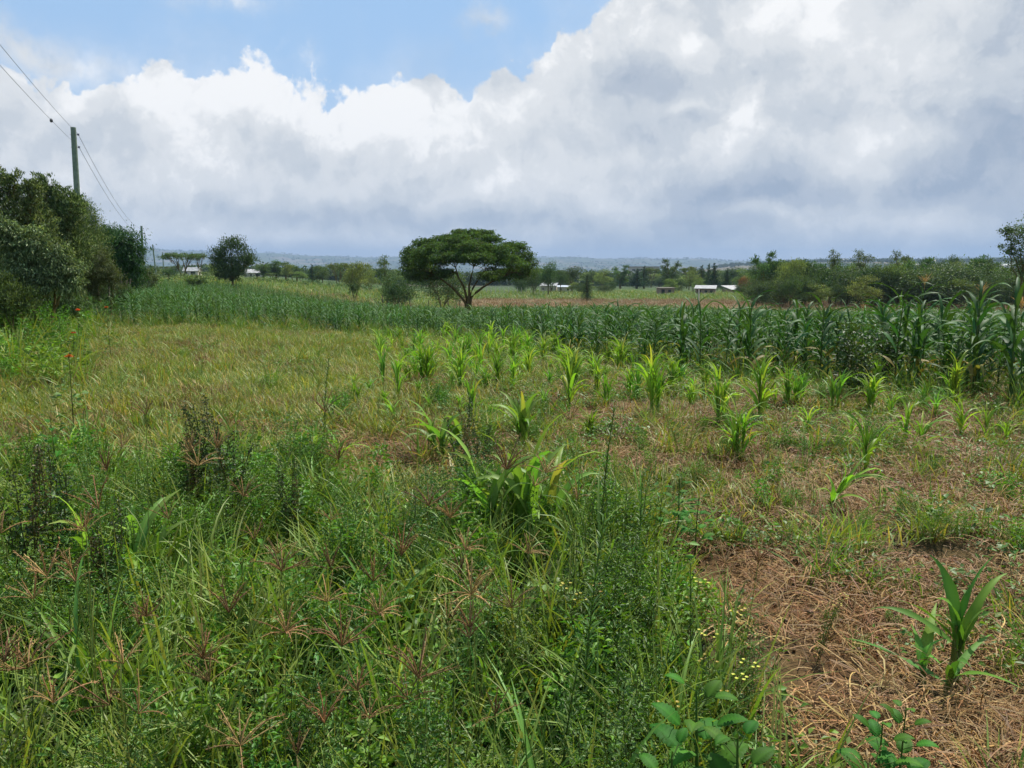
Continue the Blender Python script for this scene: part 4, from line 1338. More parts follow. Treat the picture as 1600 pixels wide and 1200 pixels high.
# the big pale block far down the valley
def block():
    b = at(1006, 900); b.z = ztop(432, 900)
    r = link('warehouse', None, None, b, .05)
    m = MB(); box(m, (0, 0, 2), (34, 14, 18)); link('wall', m.mesh('wall', RENDER_W, False), r)
    m = MB(); box(m, (0, 0, 11.35), (38, 18, .6)); link('roof', m.mesh('roof', TIN_W, False), r)
    for k in range(5):
        m = MB(); box(m, (-13 + 6.5 * k, -7.1, 7.5), (4, .3, 1.6)); link('window', m.mesh('window', DARKG, False), r)
    tag(r, 'big pale flat-roofed building far off in the valley', 'building')
block()
hm_w = MB(); box(hm_w, (0, 0, 1), (10, 7, 3)); hm_r = MB()
hm_r.add([(-5.6, -4, 2.5), (5.6, -4, 2.5), (5.6, 0, 4.2), (-5.6, 0, 4.2), (-5.6, 4, 2.5), (5.6, 4, 2.5)], [(0, 1, 2, 3), (3, 2, 5, 4)], None, (.5, .5, .5))
mw, mr = hm_w.mesh('wall', RENDER_W, False), hm_r.mesh('roof', TIN_W, False)
rg = np.random.default_rng(12)
for i in range(110):
    px = rg.uniform(180, 1600); d = rg.uniform(900, 3600)
    b = at(px, d)
    r = link('distant_house', None, None, b, rg.uniform(-.6, .6), rg.uniform(.8, 1.5) * (1 + d / 6000))
    link('wall', mw, r); link('roof', mr, r)
    tag(r, 'tiny pale-roofed house far away in the hazy valley', 'house', 'distant houses in the valley')

# ------------------------------------------------------------------ fence posts
def post(name, label, px, d, h, r, group, lean=.0, c=WOODP):
    b = at(px, d)
    m = MB(); rr = np.random.default_rng(int(px * 7 + d))
    P = [(0, 0, -.2), (rr.normal(0, .02), rr.normal(0, .02), h * .5), (rr.normal(0, .04) + lean, rr.normal(0, .04), h)]
    tube(m, P, [r, r * .95, r * .8], 6, (.2, .2, .2)); m.add(np.array([P[2]] + [v for v in m.V[0][-6:]]), None, [(0, i + 1, (i + 1) % 6 + 1) for i in range(6)], (.2, .2, .2))
    tag(link(name, m.mesh(name, c), None, b), label, 'post', group)
rg = np.random.default_rng(4)
for i in range(22):
    f = i / 21
    d = 30 + 55 * f ** 1.2
    post('fence_post', 'rough wooden fence post under the boundary trees', 150 + 88 * f ** .55, d, rg.uniform(1.1, 1.6), .045, 'rough posts of the boundary fence', rg.normal(0, .08))
for px in (597, 640, 668, 700, 718):
    post('fence_post', 'thin dark stake standing in the maize left of the umbrella tree', px, 62, 1.9, .035, 'thin stakes in the maize')
for px in np.linspace(760, 850, 14):
    post('fence_post', 'pale fence post in the row behind the dry field', px, 205, 1.9, .09, 'pale posts behind the dry field', c=RENDER_W)
for px in (1255, 1290, 1395, 1425, 1475, 1330, 1365):
    post('fence_post', 'short post along the far edge of the right dry field', px, 120, 1.2, .05, 'short posts in the dry field')
post('marker_post', 'tall pale post standing between the stone shed and the maize', 1094, 110, 3.0, .10, None, c=RENDER_W)
def VR(fn, count_, seed, **kw):
    return [fn(np.random.default_rng(seed + i), **kw) for i in range(count_)]


def near_view(x, y, m=1.0):
    return (np.abs(x) < .70 * y + m)


# ------------------------------------------------------------------ mature maize
MZ = [Kind(maize(np.random.default_rng(400 + i), h=1.16 + .07 * (i % 4), nleaf=11 + i % 3), LEAF_MAIZE, 'maize_plant') for i in range(7)]
MZT = [Kind(maize(np.random.default_rng(430 + i), h=1.62 + .08 * i, nleaf=12, tassel=True, ll=.78), LEAF_MAIZE, 'maize_plant', {'tassel': DRY}) for i in range(3)]
MZ_small = [Kind(maize(np.random.default_rng(450 + i), h=.75, nleaf=8, ll=.6, lw=.06, c=(.06, .14, .045)), LEAF_MAIZE, 'maize_plant') for i in range(4)]

rm = np.random.default_rng(9)
# rows run away from the camera, a little slanted
cand = []
for row in np.arange(-70, 75, .62):
    y = np.arange(8.5, 34, .34) + rm.uniform(0, .34)
    x = row * 1.0 + y * .12 + rm.normal(0, .22, len(y)); y = y + rm.normal(0, .2, len(y))
    cand.append(np.stack([x, y], -1))
cand = np.concatenate(cand)
e = cand[:, 1] - maize_edge(cand[:, 0])
k = (e > np.where(cand[:, 0] < 1, 3.4, 1.8) * vnoise(cand[:, 0], cand[:, 1], .7, 7) - .4) & near_view(cand[:, 0], cand[:, 1], 1.2) & (rm.random(len(cand)) < np.where(e < 2.5, .95, .8)) & (cand[:, 0] > -17)
cand = cand[k]
dist = np.hypot(cand[:, 0], cand[:, 1])
# what shows largest: near the camera and near the front of the field
score = dist + 2.2 * np.maximum(0, cand[:, 1] - maize_edge(cand[:, 0]))
order = np.argsort(score)
front, rest = cand[order[:285]], cand[order[285:]]
def maize_place(px):
    return ('among the last plants at the end of the front row' if px > 1540 else 'near the widest spread tassel' if px > 1450 else 'right of the dark broadleaf bush' if px > 1370
            else 'around the dark broadleaf bush' if px > 1290 else 'between the hooked tall plant and the dark bush' if px > 1180 else 'beside the two tall front plants' if px > 1050
            else 'left of the tall front plants' if px > 900 else 'behind the middle lime sheaves' if px > 760 else 'below the umbrella tree' if px > 660 else 'left of the umbrella tree' if px > 400 else 'below the dark tiered tree')


for i, (x, y) in enumerate(front):
    z = T(x, y)
    edge = y - float(maize_edge(x))
    small = edge < .6 and rm.random() < .3
    kd = (MZ_small if small else MZ)[rm.integers(0, 4 if small else 7)]
    far_ = x < -2
    s = rm.uniform(.66, 1.16) * float(np.interp(y, [9, 11, 14, 18, 26], [1.22, 1.12, .95, .80, .68])) * min(1, .85 + .15 * max(0, edge)) * (.86 if x < 0 else 1)
    lab = ('short blue-green maize plant on the near edge of the left maize block' if far_ else
           'knee-high maize plant at the ragged front of the dark maize stand' if small else
           'dark green maize plant in the front rows of the stand' if edge < 2.2 else 'maize plant crowded behind the front rows of the stand')
    grp = 'left block maize plants' if far_ else 'short maize at the front' if small else 'front row maize plants' if edge < 2.2 else 'second row maize plants'
    pxx = 800 + FPX * x / y
    row = 'short front' if small else 'front-edge' if edge < 1 else 'second-rank' if edge < 2.2 else 'crowded third-rank' if edge < 3.6 else 'deep-set'
    lab = ('small ' if far_ else '') + row + ' maize plant ' + maize_place(pxx)
    grp = row + ' maize ' + maize_place(pxx)
    put(kd, 'maize_plant', lab, 'maize plant', (x, y, z), rm.uniform(0, 6.28), s, grp, split=i < 100)
# the ones that stand out
for i, (px, py, top_, tas, lab) in enumerate([
    (1068, 590, 470, 0, 'maize plant with a bent-over top at the left end of the tall front row'),
    (1093, 592, 455, 0, 'tall maize plant whose upright leaves stand against the dry field'),
    (1168, 600, 452, 0, 'tall maize plant with a hooked drooping top leaf'),
    (1133, 596, 468, 0, 'maize plant between the two tall ones of the front row'),
    (1427, 560, 425, 1, 'maize plant with a sparse tan tassel in front of the dark bushes'),
    (1521, 590, 437, 1, 'maize plant with the widest spread tassel'),
    (1575, 645, 430, 0, 'very tall maize plant at the end of the front row'),
    (1592, 640, 455, 1, 'maize plant with a drooping yellow tassel, last in the front row'),
    (1495, 600, 455, 0, 'maize plant with long upright leaves beside the widest tassel'),
    (1420, 610, 500, 0, 'maize plant with pinkish silk on its cob beside the dark broadleaf bush'),
    (1230, 560, 492, 1, 'maize plant with a brownish tassel low among the leaves'),
    (1345, 560, 470, 1, 'maize plant with a reddish tassel above the dark broadleaf bush')]):
    b = G(px, py); h = ztop(top_, b.y) - b.z
    kd = MZT[i % 3] if tas else MZ[i % 7]
    zz = np.concatenate([v for _, p in kd.parts for v in p.V])[:, 2].max()
    put(kd, 'maize_plant', lab, 'maize plant', b, rm.uniform(0, 6.28), h / zz)
# a dead straight band of the rest, joined
y2 = []
for row in np.arange(-95, 95, .8):
    y = np.arange(20, 97, .42) + rm.uniform(0, .4)
    x = row + y * .12 + rm.normal(0, .08, len(y)); y = y + rm.normal(0, .1, len(y))
    y2.append(np.stack([x, y], -1))
y2 = np.concatenate(y2)
d_ = np.hypot(y2[:, 0], y2[:, 1])
keep = (y2[:, 1] > 34) & near_view(y2[:, 0], y2[:, 1], 3) & (rm.random(len(y2)) < np.interp(y2[:, 1], [34, 60, 97], [.95, .75, .6]))
u_ = y2[:, 0] / y2[:, 1]
keep &= ~((u_ < -.53))
gap = vnoise(y2[:, 0], y2[:, 1], .08, 6)
keep &= (gap > .16)
keep &= ~((u_ > -.32) & (u_ < -.16) & (y2[:, 1] > 88))
y2 = y2[keep]
back = np.concatenate([rest, y2])
sc_ = rm.uniform(.75, 1.1, len(back)) * np.interp(back[:, 1], [10, 14, 20, 97], [1.05, .92, .78, .70]) * np.interp(back[:, 0] / back[:, 1], [-.2, .05], [.84, 1]) * (.8 + .4 * vnoise(back[:, 0], back[:, 1], .13, 2))
MZF = [Kind(maize(np.random.default_rng(470 + i), h=1.35, nleaf=10, c=(.07, .14, .06), lw=.064), LEAF_MAIZE, 'maize').whole() for i in range(5)]
scatter('maize_field', 'dense dark green maize filling the field behind the front rows', np.column_stack([back, terrain(back[:, 0], back[:, 1])]), MZF, sc_, tilt=.10, rng=rm)

# low weeds under and before the maize
HERB = [g_herb(r_).mesh('herb', LEAF) for r_ in [np.random.default_rng(500 + i) for i in range(4)]]
pts = sample(8, 30, 6, lambda x, y: np.where((y > maize_edge(x) - .7) & (y < maize_edge(x) + 5), .95, 0) * near_view(x, y))
GT = [m.mesh('grass_tuft', LEAF) for m in VR(g_tuft, 4, 510, n=46, h=.42, w=.010, spread=.14, c=(.10, .17, .045))]
scatter('maize_undergrowth', 'low weeds and grass between the maize stalks', pts, HERB + GT, rm.uniform(.8, 1.7, len(pts)), rng=rm)

# ------------------------------------------------------------------ dry field and far left field
BG = [m.mesh('dry_grass_patch', DRY) for m in VR(g_patch, 4, 520, n=70, size=.9, h=.55, w=.022, c=(.25, .18, .105), dry=.4, drycol=(.27, .21, .13))]
GG = [m.mesh('green_grass_patch', LEAF) for m in VR(g_patch, 4, 530, n=70, size=.9, h=.5, w=.03, c=(.11, .17, .06), dry=.12)]
def kb(x, y):
    d = np.hypot(x, y); u = np.arctan2(x, y)
    return np.where((u > -.09) & (d > 96) & (d < 166), .9, 0) + np.where((u > -.33) & (u < -.1) & (d > 78) & (d < 130), .7, 0)
pts = sample(76, 215, .30, kb, rm)
scatter('dry_grass', 'knee-high brown dry grass of the fallow field', pts, BG, rm.uniform(.8, 1.5, len(pts)), rng=rm)
def kl(x, y):
    d = np.hypot(x, y); u = np.arctan2(x, y)
    return np.where((u < -.08) & (d > 95) & (d < 210), .9, 0) + np.where((u > -.1) & (d > 164) & (d < 240), .9, 0)
pts = sample(95, 240, .22, kl, rm)
scatter('far_crops', 'light green crops in the strips before the farm houses', pts, GG, rm.uniform(1.0, 2.2, len(pts)), rng=rm)
# clipped hedge lines on the left
def hedge(px0, px1, d, h, label):
    rng = np.random.default_rng(int(px0)); mb = MB(); tr = MB()
    a, b = at(px0, d), at(px1, d)
    L = (b - a).length; n = int(L / 1.6) + 2
    lob = []
    for i in range(n):
        p = a.lerp(b, i / (n - 1)); lob.append(((p.x - a.x, p.y - a.y, p.z - a.z + h * .55), (1.2, 1.0, h * .5)))
        tube(tr, [(p.x - a.x, p.y - a.y, p.z - a.z - .2), (p.x - a.x, p.y - a.y, p.z - a.z + h * .5)], .06, 4, (.1, .08, .06))
    crown_leaves(mb, lob, int(L * 90), .30, .16, (.05, .08, .03), rng, per=10, clump_r=.35, c_hi=(.12, .16, .06))
    tree('hedge', label, 'hedge', (tr, mb), a)
hedge(255, 340, 150, 1.6, 'low dark hedge in front of the acacia')
hedge(395, 480, 165, 1.5, 'low dark hedge in front of the gabled house')
hedge(480, 640, 185, 1.6, 'long low hedge between the left crops and the umbrella tree')
hedge(225, 330, 112, 1.2, 'dark hedge-like strip of bushes at the end of the left maize')
# dark bush in the left maize
px_tree('thorn_bush', 'small dark bush in the maize left of the tiered tree', 'bush', 82, 310, [(310, 440, 14, 7), (300, 443, 10, 6)], .3, .05, 61, leaf=.16, lw=.06, n=1500, c=(.05, .08, .03))
px_tree('thorn_bush', 'small bush below the open yellowish tree', 'bush', 84, 552, [(552, 450, 9, 8)], .3, .05, 62, leaf=.16, lw=.06, n=900, c=(.05, .075, .03))
px_tree('thorn_bush', 'tall weed bush in the maize under the left bushes', 'bush', 80, 622, [(622, 452, 12, 12), (610, 456, 8, 8)], .3, .05, 63, leaf=.16, lw=.06, n=1300, c=(.035, .06, .025))

# ------------------------------------------------------------------ meadow: short yellow-green grass in the middle
MP = [m.mesh('meadow_patch', LEAF) for m in VR(g_patch, 6, 540, n=190, size=.34, h=.17, w=.0075, c=(.15, .185, .062), dry=.2, drycol=(.33, .26, .13))]
MP2 = [m.mesh('meadow_patch', DRY) for m in VR(g_patch, 3, 550, n=170, size=.30, h=.16, w=.005, c=(.24, .17, .09), dry=.5, drycol=(.20, .15, .07))]
def km(x, y):
    return np.where((y < maize_edge(x) + .5) & (y > 5.5), 1, 0) * (1 - .85 * straw_mask(x, y)) * near_view(x, y, 1.5)
pts = sample(5.5, 28, 9, km, rm)
scatter('meadow_grass', 'short yellow-green grass covering the open middle ground', pts, MP, rm.uniform(.7, 1.5, len(pts)), rng=rm)
pts = sample(6, 28, 7, lambda x, y: km(x, y) * smoothstep(.38, .62, vnoise(x, y, .55, 9)), rm)
scatter('brown_meadow_grass', 'browned patches of grass in the open middle ground', pts, MP2, rm.uniform(.7, 1.5, len(pts)), rng=rm)
TM = [m.mesh('meadow_tuft', LEAF) for m in VR(g_tuft, 5, 560, n=48, h=.34, w=.011, spread=.14, c=(.145, .20, .06), dry=.25, lean=.7, droop=1.6)]
pts = sample(6.5, 28, 4.0, lambda x, y: km(x, y) * smoothstep(.25, .7, vnoise(x, y, .8, 12)), rm)
scatter('meadow_tufts', 'coarser grass tufts rising from the short grass', pts, TM, rm.uniform(.6, 1.5, len(pts)), rng=rm)
HM = [m.mesh('meadow_herb', LEAF) for m in VR(g_herb, 4, 570, n=60, r=.2, h=.18, leaf=.04, lw=.022, c=(.10, .18, .045))]
pts = sample(6.5, 28, 6.0, lambda x, y: km(x, y) * smoothstep(.35, .6, vnoise(x, y, .7, 14)), rm)
scatter('meadow_herbs', 'small leafy herbs among the short grass', pts, HM, rm.uniform(.6, 1.4, len(pts)), rng=rm)

# ------------------------------------------------------------------ straw of pulled weeds, on the right
ST = [m.mesh('straw_mat', DRY) for m in VR(g_straw, 6, 580, c=(.27, .175, .085), red=.35)] + [m.mesh('straw_mat', DRY) for m in VR(g_straw, 2, 587, c=(.40, .29, .15), red=.1)]
pts = sample(1.8, 16, 17, lambda x, y: straw_mask(x, y) * (.35 + .65 * smoothstep(.2, .5, vnoise(x, y, 1.9, 33))) * near_view(x, y, 1.5), rm)
scatter('dry_straw', 'matted brown straw of pulled weeds lying on the soil', pts, ST, rm.uniform(.6, 1.2, len(pts)), tilt=.1, rng=rm)
SG = [m.mesh('sparse_tuft', LEAF) for m in VR(g_tuft, 5, 590, n=50, h=.28, w=.008, spread=.12, c=(.15, .23, .06), dry=.22, lean=1.0)]
pts = sample(1.8, 18, 19, lambda x, y: (x > straw_x(y) - .4) * (y < maize_edge(x)) * near_view(x, y, 1.5) * smoothstep(.34, .66, vnoise(x, y, 1.7, 21)), rm)
scatter('regrowth', 'thin green grass and herbs coming up through the straw', pts, SG + HM + HERB, rm.uniform(.55, 1.35, len(pts)), rng=rm)

# ------------------------------------------------------------------ the tall weeds of the foreground
def front_top(x):
    """how far back the tall weeds reach"""
    return np.interp(x, [-8, -5, -3.2, -2.2, -1.2, -.3, .6, 1.6, 2.2], [6.8, 6.6, 6.6, 7.6, 5.6, 5.4, 6.2, 5.6, 3.8])
def kf(x, y):
    c_ = G(842, 880)
    hole = (np.abs(x - c_.x * y / c_.y) < .30) & (y > c_.y - 1.0) & (y < c_.y + .25)
    return np.where(hole, .38, 1.0) * (1 - smoothstep(-.5, .5, y - front_top(x))) * (1 - smoothstep(-.35, .25, x - straw_x(y) + .1 * vnoise(x, y, 1.5, 8))) * (np.abs(x) < .72 * y + 1.2)
TG = [m.mesh('tall_grass', LEAF) for m in VR(g_tuft, 8, 600, n=34, h=.62, w=.012, spread=.14, c=(.10, .185, .045), tip=(.19, .25, .08), dry=.18, lean=.5, droop=1.5, segs=6)]
pts = sample(1.1, 8, 22, kf, rm)
scatter('tall_grass', 'tall arching grass blades of the near weedy bank', pts, TG, rm.uniform(.6, 1.15, len(pts)), tilt=.14, rng=rm)
W1 = [m.mesh('leafy_weed', LEAF) for m in VR(g_weed, 5, 620, stems=6, h=.55, leaf=.042, lw=.013, per=110, c=(.085, .185, .04))]
W2 = [m.mesh('leafy_weed', LEAF) for m in VR(g_weed, 4, 630, stems=7, h=.62, leaf=.022, lw=.008, per=200, c=(.065, .135, .036), branch=.10)]
W3 = [m.mesh('leafy_weed', LEAF) for m in VR(g_weed, 4, 640, stems=5, h=.45, leaf=.05, lw=.020, per=70, c=(.115, .23, .045))]
pts = sample(1.1, 8.5, 14, lambda x, y: kf(x, y) * (.35 + .65 * smoothstep(.35, .6, vnoise(x, y, 1.1, 41))), rm)
scatter('leafy_weeds', 'bushy fine-leaved green weeds of the near bank', pts, W1 + W2 + W3, rm.uniform(.65, 1.15, len(pts)), tilt=.1, rng=rm)
HF = [m.mesh('low_herb', LEAF) for m in VR(g_herb, 5, 650, n=70, r=.2, h=.28, leaf=.06, lw=.034, c=(.105, .22, .045))]
pts = sample(1.0, 8.0, 8, kf, rm)
scatter('low_herbs', 'low broad-leaved herbs filling the gaps of the near bank', pts, HF, rm.uniform(.7, 1.4, len(pts)), rng=rm)
RK = [m.mesh('rank_grass', LEAF) for m in VR(g_rank, 6, 660)]
RK2 = [m.mesh('rank_grass', LEAF) for m in VR(g_rank, 4, 670, w=.011, h=.5, c=(.13, .21, .06))]
pts = sample(1.1, 8.5, 7, lambda x, y: kf(x, y) * (.3 + .7 * smoothstep(.4, .6, vnoise(x, y, 1.0, 51))), rm)
scatter('rank_grass', 'coarse broad-bladed grass standing through the near weeds', pts, RK + RK2, rm.uniform(.7, 1.3, len(pts)), tilt=.15, rng=rm)
CD = [m.mesh('soil_clods', DRY) for m in VR(g_clods, 4, 680)]
pts = sample(1.8, 12, 5, lambda x, y: (x > straw_x(y) - .4) * (y < maize_edge(x) + 1) * near_view(x, y, 1.5), rm)
scatter('soil_clods', 'crumbled brown soil lumps between the straw', pts, CD, rm.uniform(.7, 1.5, len(pts)), rng=rm)
pts = sample(1.8, 14, 13, lambda x, y: (x > straw_x(y) - .3) * (y < maize_edge(x) + 1) * near_view(x, y, 1.5) * smoothstep(.45, .68, vnoise(x, y, 1.3, 61)), rm)
scatter('straw_side_weeds', 'patches of fresh green weeds growing over the straw', pts, W3 + RK2 + HF + W1, rm.uniform(.25, .65, len(pts)), rng=rm)
pts = sample(7, 26, 1.8, lambda x, y: km(x, y) * smoothstep(-9, -2, x) * smoothstep(.4, .7, vnoise(x, y, .9, 71)), rm)
scatter('middle_weeds', 'rough green weeds and coarse grass between the young sheaves', pts, W3 + W1 + RK2 + RK, rm.uniform(.4, .85, len(pts)), rng=rm)
# greener fringe at the foot of the boundary trees
pts = sample(12, 30, 2.5, lambda x, y: smoothstep(-.52, -.60, x / y) * .9, rm)
scatter('boundary_weeds', 'rank green weeds at the foot of the boundary trees', pts, W1 + W3 + TG, rm.uniform(1.0, 2.0, len(pts)), rng=rm)
pts = sample(10, 22, 3, lambda x, y: smoothstep(-.50, -.60, x / y) * .9 * smoothstep(.3, .6, vnoise(x, y, .5, 3)), rm)
scatter('boundary_grass', 'tufts of grass where the meadow meets the boundary', pts, TM + TG, rm.uniform(.8, 1.4, len(pts)), rng=rm)

# ---- named single plants of the foreground
def head_at(px, py, d, h=None):
    """where a plant whose head shows at (px, py) must stand to be d metres away, and how tall it is"""
    x = px_x(px, py, d); z = ztop(py, d)
    g = T(x, d)
    return (x, d, g), z - g

SH = []
for i in range(14):
    s_, h_ = g_seedhead(np.random.default_rng(700 + i), 1.0, .125, 6 + (i * 5) % 9, c=[(.27, .18, .11), (.36, .27, .16), (.21, .14, .09)][i % 3], tilt=.0)
    SH.append(Kind([('stalk', s_), ('spikes', h_)], LEAF, 'seed_head_grass', {'spikes': DRY}))
heads = [(205, 655, 3.4, 'seed-head grass with the widest dark umbrella, above the brown weeds'), (22, 600, 3.8, None), (265, 705, 3.7, None), (125, 705, 4.2, None), (315, 705, 4.0, None),
         (340, 960, 2.5, 'seed-head grass with a pinkish star of spikes over the dark hollow'), (178, 735, 3.6, None), (430, 985, 2.5, None), (530, 1020, 2.4, None), (590, 1085, 2.3, None),
         (100, 1040, 2.3, None), (45, 1055, 2.2, None), (103, 1090, 2.1, 'seed-head grass with straw-coloured spikes low in the near corner'), (165, 1140, 2.1, None), (230, 1070, 2.4, None), (290, 1010, 2.5, None),
         (380, 1160, 2.1, None), (345, 1090, 2.3, None), (495, 1110, 2.2, None), (590, 890, 3.0, None), (540, 880, 3.1, None), (735, 870, 3.0, None), (805, 960, 2.6, None),
         (690, 800, 3.3, 'seed-head grass standing before the pale central leaves'), (650, 800, 3.5, None), (800, 770, 3.4, None), (960, 650, 4.2, 'fine seed-head grass in front of the reddish straw'), (880, 770, 3.6, None),
         (510, 645, 4.6, None), (560, 720, 4.2, None), (1140, 860, 3.2, None), (1265, 1150, 2.2, None), (1160, 870, 3.2, None), (700, 1010, 2.5, None), (760, 1090, 2.2, None), (620, 960, 2.7, None),
         (640, 1060, 2.3, None), (150, 880, 2.9, None), (400, 900, 2.8, None), (470, 850, 3.0, None), (60, 930, 2.7, None), (10, 830, 3.0, None), (250, 800, 3.3, None), (360, 770, 3.5, None)]
rh = np.random.default_rng(15)
for i in range(34): heads.append((rh.uniform(-60, 860), rh.uniform(700, 1190), rh.uniform(2.1, 3.6), None))
for i, (px, py, d, lab) in enumerate(heads):
    p, h = head_at(px, py, d)
    if h < .35: continue
    k = SH[(i * 5) % 14]
    o = link('seed_head_grass', None, None, p, rh.uniform(0, 6.28))
    s = rh.uniform(.7, 1.2)
    # the stalk takes the height, the spikes keep their size
    (n0, m0), (n1, m1) = k.pieces()
    a = link(n0, m0, o); a.scale = (1, 1, h)
    b = link(n1, m1, o, (0, 0, h - s)); b.scale = (s, s, s)
    o.rotation_euler = (rh.normal(0, .10), rh.normal(0, .10), o.rotation_euler[2]); o['kind'] = 'thing'
    hue = ['reddish-brown', 'tan', 'dark brown'][((i * 5) % 14) % 3]
    wh = ('in the left corner' if px < 130 else 'below the tallest amaranth' if px < 330 else 'left of the bank centre' if px < 480 else 'in the centre of the bank' if px < 640 else 'near the broad pale sheaf' if px < 860 else 'near the straw edge')
    dp = 'low down' if d < 2.5 else 'halfway up the bank' if d < 3.1 else 'at the top of the bank'
    tag(o, lab or f'{hue} seed head {wh}, {dp}', 'grass plant', None if lab else f'{hue} seed heads {wh}, {dp}')

AM = [Kind([('stem', g_amaranth(np.random.default_rng(720 + i)))], LEAF, 'amaranth_weed') for i in range(4)]
for i, (px, py, d, lab) in enumerate([(300, 600, 5.4, 'tallest dark amaranth with brown seed spikes'), (325, 625, 5.6, 'dark amaranth close beside the tallest one'), (70, 690, 4.2, 'dark amaranth at the left of the near bank'),
                                (30, 690, 4.0, 'slim dark amaranth near the left edge of the bank'), (155, 760, 3.8, 'brownish amaranth under the star-shaped seed heads'), (725, 620, 6.4, 'dark knobbly weed between the pale broad leaves'),
                                (755, 640, 6.2, 'short dark knobbly weed beside the broad pale leaves'), (350, 640, 5.2, 'feathery amaranth leaning right of the tallest one'), (450, 700, 5.0, 'thin amaranth before the lime plant')]):
    p, h = head_at(px, py, d)
    put(AM[i % 4], 'amaranth_weed', lab, 'weed', p, rh.uniform(0, 6), h / 1.02, split=False)

CZ = [Kind([('stem', g_conyza(np.random.default_rng(740 + i)))], LEAF, 'fleabane_weed') for i in range(4)]
for i, (px, py, d, lab) in enumerate([(915, 800, 2.9, 'tall straight fleabane with narrow leaves in the near middle'), (940, 640, 4.6, 'fleabane before the reddish straw patch'), 
                                (875, 1000, 2.4, 'short fleabane low in the near middle'), (1085, 880, 3.2, 'bright fleabane between the yellow flowers and the straw'), (500, 560, 7.5, 'fleabane standing up from the middle meadow'),
                                (1350, 690, 6.6, 'dark slender weed rising from the straw on the right'), (570, 900, 2.8, 'fleabane among the near seed heads'), (1000, 760, 4.0, 'fleabane behind the yellow flowers')]):
    p, h = head_at(px, py, d)
    put(CZ[i % 4], 'fleabane_weed', lab, 'weed', p, rh.uniform(0, 6), h / 1.0, split=False)

# orange leonotis flowers on tall stems
def leonotis(rng, h=1.6):
    st, fl = MB(), MB()
    tube(st, [(0, 0, 0), (.01, .02, h * .5), (.03, 0, h)], [.008, .006, .003], 5, (.07, .09, .04))
    n = 70; zz = rng.uniform(.1, .72, n) * h; az_ = rng.uniform(0, 6.283, n)
    D = np.stack([np.cos(az_), np.sin(az_), rng.uniform(-.3, .5, n)], -1)
    leaves(st, np.stack([.03 * np.cos(az_), .03 * np.sin(az_), zz], -1) + D * rng.uniform(0, .12, (n, 1)), D, rdir(n, rng, 1.5), rng.uniform(.06, .11, n), rng.uniform(.04, .07, n), colors(n, (.07, .14, .04), .3, rng), .4)
    for lev in (h,):
        m = 70
        d = rdir(m, rng, .1) * np.array([1, 1, .45])
        leaves(fl, np.array([.03, 0, lev]) + d * .01, d, rdir(m, rng), rng.uniform(.022, .04, m), .008, colors(m, (.55, .11, .02), .25, rng), .8)
    return [('stem', st), ('flowers', fl)]
LE = [Kind(leonotis(np.random.default_rng(760 + i)), LEAF, 'leonotis_flower') for i in range(2)]
for i, (px, py, d, lab) in enumerate([(103, 556, 8.0, 'orange-flowered stem standing out from the meadow, the nearest of the orange ones'), (112, 520, 13, 'orange flower head just below the topmost one by the boundary weeds'),
                                (121, 484, 14.5, 'topmost orange flower head before the boundary trees'), (168, 480, 16, 'faint orange flower behind the topmost one')]):
    p, h = head_at(px, py, d)
    put(LE[i % 2], 'leonotis_flower', lab, 'flower', p, i, (1, 1, h / 1.6), split=True)

# yellow flowered weed, foreground right of centre
def yellow_weed(rng, h=.7):
    st, fl = MB(), MB()
    for s in range(3):
        a = rng.uniform(0, 6.28); r = .16 * rng.random(); H = h * rng.uniform(.75, 1.05); ex = rng.uniform(.05, .2)
        tip = np.array([math.cos(a) * (r + ex), math.sin(a) * (r + ex), H])
        tube(st, [(r * math.cos(a) * .4, r * math.sin(a) * .4, 0), tuple(tip * .55), tuple(tip)], [.004, .003, .0015], 4, (.10, .10, .04))
        n = 60; tt = rng.uniform(.15, .9, n); b0 = tip[None] * tt[:, None]; b0[:, :2] += rng.normal(0, .03, (n, 2))
        leaves(st, b0, rdir(n, rng, .5), rdir(n, rng, 1), rng.uniform(.03, .06, n), rng.uniform(.006, .012, n), colors(n, (.085, .12, .035), .3, rng), .4)
        yc = (.50, .47, .10) if rng.random() < .7 else (.30, .20, .04)
        for q in range(5):
            c0 = tip + np.array([*rng.normal(0, .028, 2), rng.normal(0, .008)])
            tube(st, [tuple(tip - np.array([0, 0, .05])), tuple(c0)], .0009, 3, (.12, .14, .05))
            m = 9; az_ = np.arange(m) * .7
            D = np.stack([np.cos(az_), np.sin(az_), np.full(m, .35)], -1)
            leaves(fl, np.tile(c0, (m, 1)), D, np.tile([0, 0, 1.], (m, 1)), .011, .007, colors(m, yc, .2, rng), .2)
    return [('stems', st), ('flowers', fl)]
YW = [Kind(yellow_weed(np.random.default_rng(780 + i)), LEAF, 'yellow_flower_weed') for i in range(4)]
for i, (px, py, d, lab) in enumerate([(970, 905, 3.4, 'yellow-flowered weed with the brightest flat clusters'), (1060, 890, 3.4, 'weed with browning yellow flower heads'), (1125, 975, 3.0, 'pale yellow-flowered weed at the edge of the straw'),
                                (1185, 940, 3.2, 'small yellow-flowered weed by the straw'), (1280, 930, 3.6, 'low yellow-flowered weed out on the straw'), (1105, 1040, 2.7, 'lowest yellow-flowered weed, above the broad toothed leaves')]):
    p, h = head_at(px, py, d)
    put(YW[i % 4], 'yellow_flower_weed', lab, 'flower', p, rh.uniform(0, 6), h / .7)

